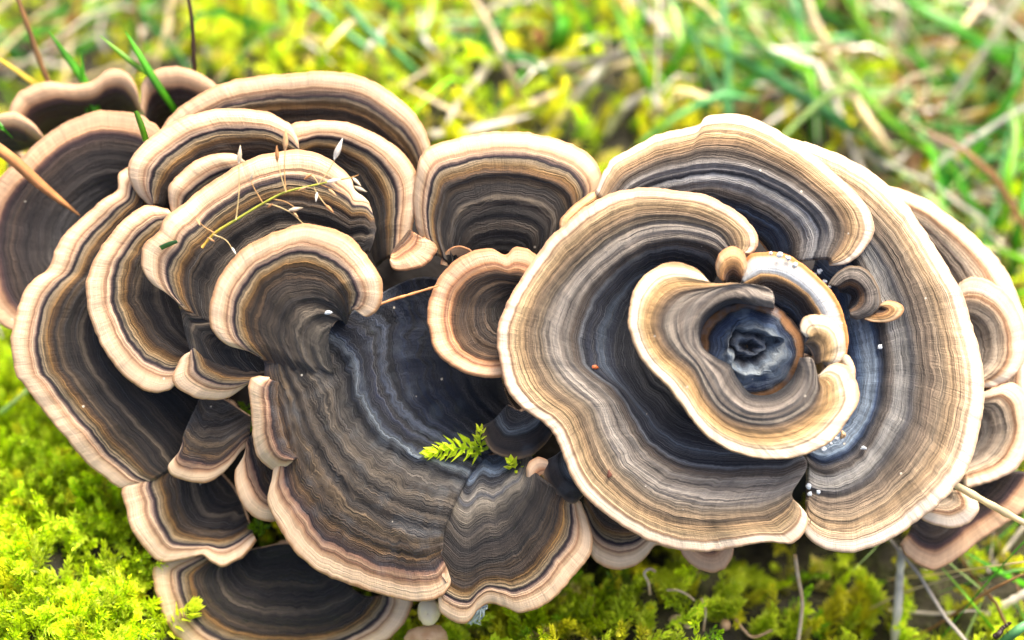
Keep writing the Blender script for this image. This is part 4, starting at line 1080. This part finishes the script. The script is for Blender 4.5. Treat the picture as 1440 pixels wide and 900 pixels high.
st([(1010, 160), (1060, 140), (1100, 118)], 10, 'straw', (1, 8))
st([(640, 60), (615, 90), (560, 122)], 8, 'straw', (1, 8))
st([(420, 40), (350, 70), (300, 118)], 8, 'straw', (1, 8))
st([(1180, 260), (1210, 215), (1250, 235), (1280, 210)], 11, 'white', (1, 8))
st([(1300, 200), (1350, 190), (1400, 215)], 12, 'grey', (1, 8))
st([(1232, 150), (1250, 110), (1265, 70)], 10, 'white', (1, 8))
st([(1320, 320), (1370, 350), (1420, 350)], 11, 'straw', (1, 8))
st([(300, 90), (270, 40), (240, -10)], 8, 'grey', (1, 10))
st([(850, 190), (880, 150), (930, 120)], 13, 'white', (1, 8))
st([(660, 110), (600, 60), (590, 10)], 9, 'white', (1, 12))
st([(820, 90), (760, 96), (700, 78)], 10, 'white', (1, 8))
st([(900, 60), (950, 86), (1020, 90)], 9, 'straw', (1, 8))
st([(1170, 150), (1120, 150), (1070, 180)], 11, 'white', (1, 8))
st([(1290, 90), (1240, 120), (1200, 170)], 10, 'straw', (1, 10))
st([(1360, 120), (1330, 150), (1270, 160)], 10, 'white', (1, 10))
st([(1440, 300), (1400, 270), (1350, 280)], 10, 'white', (1, 8))
st([(360, 20), (430, 60), (470, 92)], 8, 'white', (1, 8))
st([(150, 60), (170, 30), (200, -10)], 10, 'brown', (1, 14))
st([(40, 60), (70, 30), (75, -10)], 9, 'grey', (1, 14))
st([(220, 90), (236, 40), (236, -10)], 9, 'straw', (1, 14))
st([(160, 92), (140, 50), (150, 10)], 9, 'grey', (1, 10))
st([(0, 110), (50, 90), (110, 95)], 10, 'grey', (1, 6))
st([(10, 60), (50, 50), (100, 75)], 8, 'brown', (1, 6))
blade('broken reddish brown leaf strip standing in the moss behind the brackets', [(768, 78), (756, 50), (738, 16)], 15, 'red', (1, 12), name='dry_leaf', cat='leaf', group=None)
# left, in front of and between the far brackets
blade('bright green grass blade rising over the two lobed back bracket', [(140, 168), (119, 117), (94, 80), (68, 44)], 13, 'green', hs=[-26, -24, -22, -20])
blade('thin green grass blade crossing the first blade over the back bracket', [(124, 160), (118, 115), (114, 74)], 7, 'green', hs=[-26, -24, -22])
blade('green grass blade over the back bracket beside the dark brown stem', [(250, 162), (232, 136), (211, 103), (176, 44)], 11, 'green', hs=[-24, -20, -18, -17])
blade('green grass blade forking off to the side beside the dark brown stem', [(214, 108), (178, 82), (140, 50)], 8, 'lime', hs=[-19, -18, -17])
blade('short lime green blade stub leaning on the pale rim of the second row', [(206, 198), (199, 176), (191, 156)], 9, 'lime', hs=[-8, -6, -5], tipw=0.7)
blade('dark brown thin stem standing before the blurred back bracket', [(276, 142), (273, 90), (270, 30), (262, -20)], 7, 'dark', hs=[-24, -20, -18, -17], name='dry_stem', cat='twig', round_=True, tipw=0.6)  # a thin dry plant stem, not a woody twig
blade('long tan stem leaning over the two lobed back bracket', [(98, 168), (66, 110), (42, 45), (20, -15)], 9, 'brown', hs=[-28, -24, -22, -20], name='dry_stem', cat='twig', round_=True, tipw=0.7)  # another dry stem, no twig
blade('pale tan twig standing among the litter behind the back bracket', [(72, 70), (92, 48), (105, 18), (116, -15)], 11, 'orange', (1, 30), name='dry_stem', cat='twig', round_=True, tipw=0.7)
blade('yellow orange withered blade over the two lobed back bracket', [(92, 152), (48, 118), (6, 88), (-20, 70)], 10, 'yellow', hs=[-28, -25, -23, -22])
blade('wide green blade at the edge of the litter behind the back bracket', [(30, 102), (12, 66), (-12, 36)], 16, 'green', (4, 26))
blade('bluish green blade crossing the wide green blade by the litter', [(56, 100), (24, 72), (-14, 48)], 10, 'blue', (4, 24))
blade('green leaf tip touching the small blurred bracket at the cluster edge', [(-30, 150), (2, 178), (18, 194)], 12, 'green', hs=[-16, -12, -14])
blade('orange brown dry blade lying across the large dark left bracket', [(-20, 196), (20, 226), (60, 262), (112, 303)], 16, 'orange', hs=[-6, -8, -10.5, -14.5], name='dry_straw', cat='straw', tipw=0.1)
blade('cream straw sticking out from under the grey blue disc', [(1340, 680), (1390, 708), (1440, 735), (1480, 756)], 10, 'straw', hs=[-1, -3, -4, -5], name='dry_straw', cat='straw', round_=True, tipw=0.8)
blade('upright greyish white stem standing in the moss below the grey blue disc', [(1256, 910), (1262, 860), (1266, 800), (1267, 772)], 13, 'white', (3, 14), name='dry_stem', cat='twig', round_=True, tipw=0.85)  # pale dry stem rather than a twig
blade('green blade slanting under the pink rimmed bracket', [(1408, 902), (1376, 860), (1324, 798)], 10, 'lime', (1, 12))
blade('green blade above the grey straw under the pink rimmed bracket', [(1446, 826), (1400, 802), (1356, 776)], 11, 'green', (1, 12))
blade('bluish green blade under the dark curled scrap', [(1396, 915), (1422, 893), (1456, 868)], 13, 'blue', (12, 18))
blade('grey straw crossing the soil under the pink rimmed bracket', [(1390, 866), (1420, 846), (1460, 826)], 12, 'grey', (1, 5), name='dry_straw', cat='straw', round_=True, tipw=0.8)
blade('pale straw on the moss touching the sweeping large left bracket', [(-12, 592), (14, 570), (42, 546)], 7, 'pale', (7, 9), name='dry_straw', cat='straw', round_=True, tipw=0.7)
blade('thin golden stem bridging the hooked bracket and the cup shaped bracket', [(524, 432), (550, 422), (580, 413), (616, 402)], 4, 'orange', hs=[7.5, 6.2, 5.4, 4.6], name='dry_stem', cat='twig', round_=True, tipw=0.8)  # fine dry stem, not a twig


def build_thatch():
    """matted fine grass and litter behind and right of the cluster"""
    rng = np.random.default_rng(77)
    Vs, Fs, Cs = [], [], []; off = 0
    names = ['green', 'lime', 'pale', 'straw', 'white', 'grey', 'brown', 'deep', 'blue', 'straw']
    for k in range(1500):
        u = rng.random()
        if u < 0.58: x, y = rng.uniform(0.03, 0.20), rng.uniform(0.03, 0.22)
        elif u < 0.70: x, y = rng.uniform(-0.22, -0.08), rng.uniform(0.05, 0.22)
        elif u < 0.80: x, y = rng.uniform(-0.10, 0.1), rng.uniform(0.09, 0.24)
        elif u < 0.93: x, y = rng.uniform(0.07, 0.2), rng.uniform(-0.10, 0.0)
        else: x, y = rng.uniform(-0.5, 0.5), rng.uniform(0.2, 0.6)
        left = x < -0.08 and y > 0.04
        a = rng.uniform(0, 6.28); ln = rng.uniform(0.015, 0.055); tall = rng.uniform(0.05, 0.6)
        d = np.array([math.cos(a), math.sin(a), 0])
        f = np.linspace(0, 1, 7)
        path = np.array([x, y, 0])[None] + d[None] * (f * ln)[:, None]
        path[:, 2] = ground(path[:, 0], path[:, 1]) + 0.001 + 0.003 * rng.random() + ln * tall * np.sin(f * 1.8)
        px, py = project(path.mean(0))
        if 40 < px < 1230 and 160 < py < 790: continue
        if py > 700 and px < 1270: continue
        if ((px - 900) / 520.0) ** 2 + ((py - 480) / 300.0) ** 2 < 1: continue
        c = (['brown', 'grey', 'straw', 'deep', 'green'] if left else (['straw', 'brown', 'pale', 'green', 'grey'] if y < 0.02 else names))[rng.integers(5 if (left or y < 0.02) else 10)]
        V, F, C = blade_mesh(path, rng.uniform(0.0006, 0.0022) if y > 0.02 else rng.uniform(0.0003, 0.0009), c, seed=k)
        Vs.append(V); Fs.append(F + off); Cs.append(C * rng.uniform(0.85, 1.6)); off += len(V)
    o = link('grass_thatch', mesh_np('grass_thatch', np.vstack(Vs), np.vstack(Fs), {'tint': np.vstack(Cs)}), GRASS)
    tag(o, 'matted fine green grass and withered litter behind the cluster', 'grass', kind='stuff')


build_thatch()

# ================================================================== the seed head across the third tier
SEED = tint_material('seed_head', rough=0.6, translucent=0.25, scale=600.0)


def tinted(name, V, F, colour, parent, org, jit=0.1, seed=1):
    r = np.random.default_rng(seed)
    C = np.clip(np.array(lin(colour))[None] * (1 + jit * r.normal(0, 1, (len(V), 1))), 0.004, 1)
    return link(name, mesh_np(name, V - org, F, {'tint': C}), SEED, parent)


def build_seed_head():
    org = P(284, 346, 7.5)
    root = empty('grass_seed_head', org); tag(root, 'branching yellow green grass seed head lying across the third tier bracket', 'seed head')
    stem = [(284, 348, 7.0), (302, 328, 7.4), (332, 309, 8.0), (370, 286, 8.2), (402, 270, 8.4), (448, 259, 8.4), (480, 252, 8.2)]
    q = catmull(P(*np.array(stem).T), 28)
    V, F = tube(q, np.linspace(0.00030, 0.00014, 28), 6)
    C = np.array([lin((190, 170, 70))] * len(V)) * 1.0
    f = np.repeat(np.linspace(0, 1, 28), 6)[:, None]
    C = np.array(lin((206, 160, 60)))[None] * (1 - np.clip(f * 4, 0, 1)) + np.array(lin((176, 178, 62)))[None] * np.clip(f * 4, 0, 1)
    link('stem', mesh_np('stem', V - org, F, {'tint': C}), SEED, root)
    br = [[(370, 286), (390, 290), (410, 300), (428, 316)], [(384, 280), (402, 284), (418, 294)], [(440, 262), (450, 278), (464, 296)], [(448, 259), (468, 266), (486, 274)], [(300, 330), (318, 338), (330, 356)],
          [(302, 328), (286, 318), (276, 306)], [(402, 270), (396, 250), (390, 226)], [(402, 270), (400, 240), (401, 206)], [(448, 259), (462, 240), (472, 222)], [(480, 252), (492, 250), (504, 246)], [(448, 259), (440, 248), (428, 244)], [(370, 286), (356, 262), (352, 248)], [(332, 309), (336, 270), (336, 228)]]
    for k, b in enumerate(br):
        h = np.linspace(8.1, 8.6, len(b)) + (1.0 if k in (6, 7, 8, 12) else 0)
        p = catmull(P(np.array(b)[:, 0], np.array(b)[:, 1], h), 12)
        V, F = tube(p, np.linspace(0.00014, 0.00008, 12), 6)
        tinted('branch', V, F, (196, 150, 92) if k % 2 else (202, 176, 120), root, org, seed=k)
    sp = [(336, 230, 338, 204), (401, 212, 402, 180), (390, 228, 389, 204), (470, 224, 482, 194), (498, 262, 516, 270), (462, 266, 474, 276), (458, 288, 470, 300), (446, 270, 444, 284), (406, 296, 426, 292), (412, 298, 420, 306),
          (428, 252, 440, 244), (460, 256, 480, 252), (496, 250, 508, 262), (276, 308, 282, 318), (292, 334, 302, 340), (326, 348, 332, 358), (352, 254, 356, 242), (420, 268, 434, 262), (376, 292, 384, 286)]
    for k, (x0, y0, x1, y1) in enumerate(sp):
        h = 8.7 if k not in (0, 1, 2, 3) else 9.6
        a, b = P(x0, y0, h), P(x1, y1, h + 0.8)
        p = a + (b - a) * np.linspace(0, 1, 8)[:, None]
        prof = np.array([0.25, 0.7, 1.0, 1.0, 0.85, 0.6, 0.35, 0.06]) * np.linalg.norm(b - a) * 0.13
        V, F = tube(p, prof, 6)
        tinted('spikelet', V, F, [(232, 214, 180), (214, 172, 120), (196, 140, 86), (240, 232, 214)][k % 4], root, org, seed=20 + k)


build_seed_head()


# ================================================================== small things lying about
def pebble(center, rad, seed, squash=(1, 1, 0.7), rough=0.18, nu=12, nv=8):
    r = np.random.default_rng(seed)
    th = np.linspace(0, 2 * math.pi, nu, endpoint=False); ph = np.linspace(0.06, math.pi - 0.06, nv)
    V = []
    k = r.normal(0, 1, (3, 3)) * 2.2
    for p in ph:
        for t_ in th:
            d = np.array([math.sin(p) * math.cos(t_), math.sin(p) * math.sin(t_), math.cos(p)])
            s = 1 + rough * (math.sin(k[0] @ d * 1.4) + 0.6 * math.sin(k[1] @ d * 2.4) + 0.4 * math.sin(k[2] @ d * 4))
            V.append(d * s * np.array(squash) * rad)
    V = np.array(V)
    R = np.stack([RIGHT, UP, -FWD], 1)
    V = V @ R.T + center
    F = []
    for i in range(nv - 1):
        for j in range(nu):
            q = (j + 1) % nu
            F.append((i * nu + j, (i + 1) * nu + j, (i + 1) * nu + q, i * nu + q))
    return V, np.array(F)


def bit(name, label, cat, px, py, h, rpx, mat, group=None, squash=(1, 1, 0.5), seed=1, rough=0.32):
    c = P(px, py, h)
    V, F = pebble(np.zeros(3), rpx * 0.139e-3, seed, squash, rough)
    o = link(name, mesh_np(name, V, F), mat); o.location = c
    return tag(o, label, cat, group)


WHITE = plain_material('white_mould', (232, 236, 234), (206, 216, 216), 2500, 0.6, 0.0002)
ORANGE = plain_material('orange_fleck', (206, 110, 44), (168, 80, 34), 1500, 0.6)
RUST = plain_material('rust_fleck', (120, 70, 48), (92, 52, 38), 1500, 0.8)
GREENBIT = plain_material('green_leaf_bit', (96, 160, 84), (132, 186, 116), 900, 0.5, translucent=0.3)
CREAM = plain_material('cream_fungus', (226, 208, 176), (204, 164, 118), 500, 0.6, 0.0003)
BEIGE = plain_material('beige_fungus', (222, 186, 140), (186, 140, 92), 420, 0.6, 0.0003)
WAXY = plain_material('white_waxy_fungus', (250, 230, 188), (236, 208, 160), 300, 0.5, 0.0002)
HUSK = plain_material('dark_husk', (72, 44, 22), (22, 14, 10), 1800, 0.45, 0.0003)
MG = 'white mould specks in the rosette'
for k, (x, y, h, r) in enumerate([(1096, 358, 9.4, 4), (1108, 364, 9.2, 3.4), (1118, 371, 9.0, 3.2), (1126, 378, 8.4, 2.2), (1084, 356, 9.4, 2.2)]):
    bit('mould_speck', 'white mould speck on the rim of the white crescent bracket', 'mould', x, y, h, r, WHITE, MG, seed=k)
for k, (x, y, h, r) in enumerate([(1152, 381, 1.2, 3.6), (1160, 396, 1.0, 3), (1166, 404, 1.6, 2.4), (1146, 386, 0.6, 2.4)]):
    bit('mould_speck', 'white mould speck in the dark gap beside the small grey hooked bracket', 'mould', x, y, h, r, WHITE, MG, seed=10 + k)
for k, (x, y, h, r) in enumerate([(1158, 632, 2.2, 3.6), (1176, 617, 2.2, 3.2), (1168, 624, 2.0, 2.2), (1136, 684, 4.2, 4), (1139, 694, 4.0, 3), (1150, 692, 2.8, 2.8)]):
    bit('mould_speck', 'white mould speck along the seam of the grey blue disc', 'mould', x, y, h, r, WHITE, MG, seed=20 + k)
bit('mould_speck', 'white crumb lying alone on the blue ring of the disc bracket', 'mould', 1238, 488, 1.6, 3.2, WHITE, MG, seed=31)
bit('mould_speck', 'white crumb on the dark ring below the inner golden swirl', 'mould', 1214, 630, 2.2, 3.0, WHITE, MG, (1.3, 0.8, 0.6), seed=32)
bit('mould_speck', 'white crumb on the grey neck of the hooked bracket', 'mould', 461, 439, 7.6, 3.6, WHITE, MG, (1.3, 0.8, 0.6), seed=33)
bit('orange_fleck', 'orange fleck at the edge of the black valley in the rosette', 'debris', 832, 518, 4.4, 7, ORANGE, None, (1.1, 0.55, 0.4), seed=40)
bit('rust_fleck', 'rust brown fleck on the lower golden surface of the widest rosette bracket', 'debris', 857, 667, 7.2, 4, RUST, None, (0.8, 1.2, 0.4), seed=41)
bit('orange_fleck', 'amber crumb on the seam below the inner golden swirl', 'debris', 1185, 611, 3.0, 5, BEIGE, None, (0.7, 1.1, 0.6), seed=42)
bit('button_fungus', 'smooth white button fungus in the moss below the big lower centre bracket', 'fungus', 602, 862, -6.0, 19, WAXY, None, (0.85, 1.1, 0.6), seed=43, rough=0.10)
bit('button_fungus', 'tan button fungus under the smooth white one in the moss', 'fungus', 602, 897, -8.0, 26, BEIGE, None, (1.25, 0.75, 0.6), seed=44, rough=0.10)
PB = 'small pale puffs in the dark soil'
bit('puffball', 'larger white and tan puffball on the dark soil below the rosette', 'fungus', 966, 888, -17, 12, CREAM, PB, (0.9, 1.1, 0.9), seed=45, rough=0.06)
bit('puffball', 'flattened white puffball touching the larger one', 'fungus', 952, 872, -18, 11, CREAM, PB, (1.1, 0.7, 0.8), seed=46, rough=0.08)
bit('puffball', 'little beige puffball hanging under a moss stem', 'fungus', 1020, 879, -17, 8, BEIGE, PB, (1, 1.1, 0.9), seed=47, rough=0.06)


def scrap(name, label, cat, pts, h, w, mat, group=None):
    p = catmull(P(np.array(pts)[:, 0], np.array(pts)[:, 1], np.asarray(h, float)), 18)
    V, F, C = blade_mesh(p, w * 0.139e-3, (200, 200, 200), tipw=0.6, seed=int(pts[0][0]))
    o = link(name, mesh_np(name, V - p[0], F), mat); o.location = p[0]
    return tag(o, label, cat, group)


scrap('leaf_scrap', 'small green leaf scrap stuck on the bumpy pale rim', 'leaf', [(225, 348), (236, 343), (249, 339)], [5.8, 6.0, 5.6], 9, GREENBIT)
tb = None


def build_tuft():
    r = np.random.default_rng(9)
    org = P(672, 858, -2.0)
    root = empty('mould_tuft', org); tag(root, 'tuft of white mould hairs under the scalloped lower centre bracket', 'mould')
    for k in range(34):
        a = P(676 + r.uniform(-8, 10), 852 + r.uniform(-4, 4), -0.5); b = P(664 + r.uniform(-10, 12), 872 + r.uniform(-6, 8), -4 + r.uniform(-1, 1))
        m = (a + b) / 2 + r.normal(0, 0.0005, 3)
        V, F = tube(catmull([a, m, b], 8), np.linspace(0.00022, 0.00008, 8), 6)
        link('hair', mesh_np('hair', V - org, F), WHITE, root)


build_tuft()


def thread(label, pts, h, w, mat, name='root_thread', cat='root'):
    p = catmull(P(np.array(pts)[:, 0], np.array(pts)[:, 1], np.asarray(h, float)), 24)
    V, F = tube(p, np.full(24, w * 0.139e-3 / 2), 6)
    o = link(name, mesh_np(name, V - p[0], F), mat); o.location = p[0]
    return tag(o, label, cat, 'fine roots in the dark soil')


thread('white curled thread like a hook on the dark soil', [(922, 804), (914, 800), (906, 806), (912, 820), (914, 836)], [-11, -11, -11, -12, -14], 4.5, CREAM)
thread('pale root thread arching over the dark soil', [(938, 830), (952, 830), (966, 836), (976, 844)], [-15, -14, -14, -15], 3.5, CREAM)
thread('thin pale root standing up between the puffballs', [(986, 905), (990, 880), (992, 858), (986, 842)], [-18, -16, -15, -15], 3.5, CREAM)
thread('forked grey root thread at the bottom of the dark soil', [(1034, 870), (1046, 886), (1060, 896), (1086, 886)], [-18, -18, -18, -18], 4, BEIGE)
thread('pale dead stalk hanging below the grey blue disc', [(1118, 780), (1122, 810), (1128, 850), (1122, 905)], [-12, -13, -15, -17], 6, CREAM)


def build_husk():
    org = P(1410, 888, -6.0)
    root = empty('insect_husk', org); tag(root, 'dark brown curled insect husk by the bluish green blade', 'insect')
    a = np.linspace(0.2, 4.2, 9)
    for k, t_ in enumerate(a):
        x = 1404 + 3.2 * k - 8 + (4 * math.cos(t_)); y = 894 - 1.9 * k + 4 * math.sin(t_) * 0.6
        V, F = pebble(P(x, y, -6 + 0.5 * math.sin(t_)), (4.8 - 0.25 * k) * 0.139e-3, 80 + k, (1, 1, 0.8), 0.15)
        link('segment', mesh_np('segment', V - org, F), HUSK, root)
    for k in range(4):
        p0 = P(1400 + 5 * k, 893 - 2 * k, -6.2); p1 = P(1394 + 8 * k, 902 - 3 * k, -7.2)
        V, F = tube(catmull([p0, (p0 + p1) / 2 + np.array([0, 0, 0.0003]), p1], 6), np.linspace(0.00012, 0.00006, 6), 6)
        link('leg', mesh_np('leg', V - org, F), HUSK, root)


build_husk()
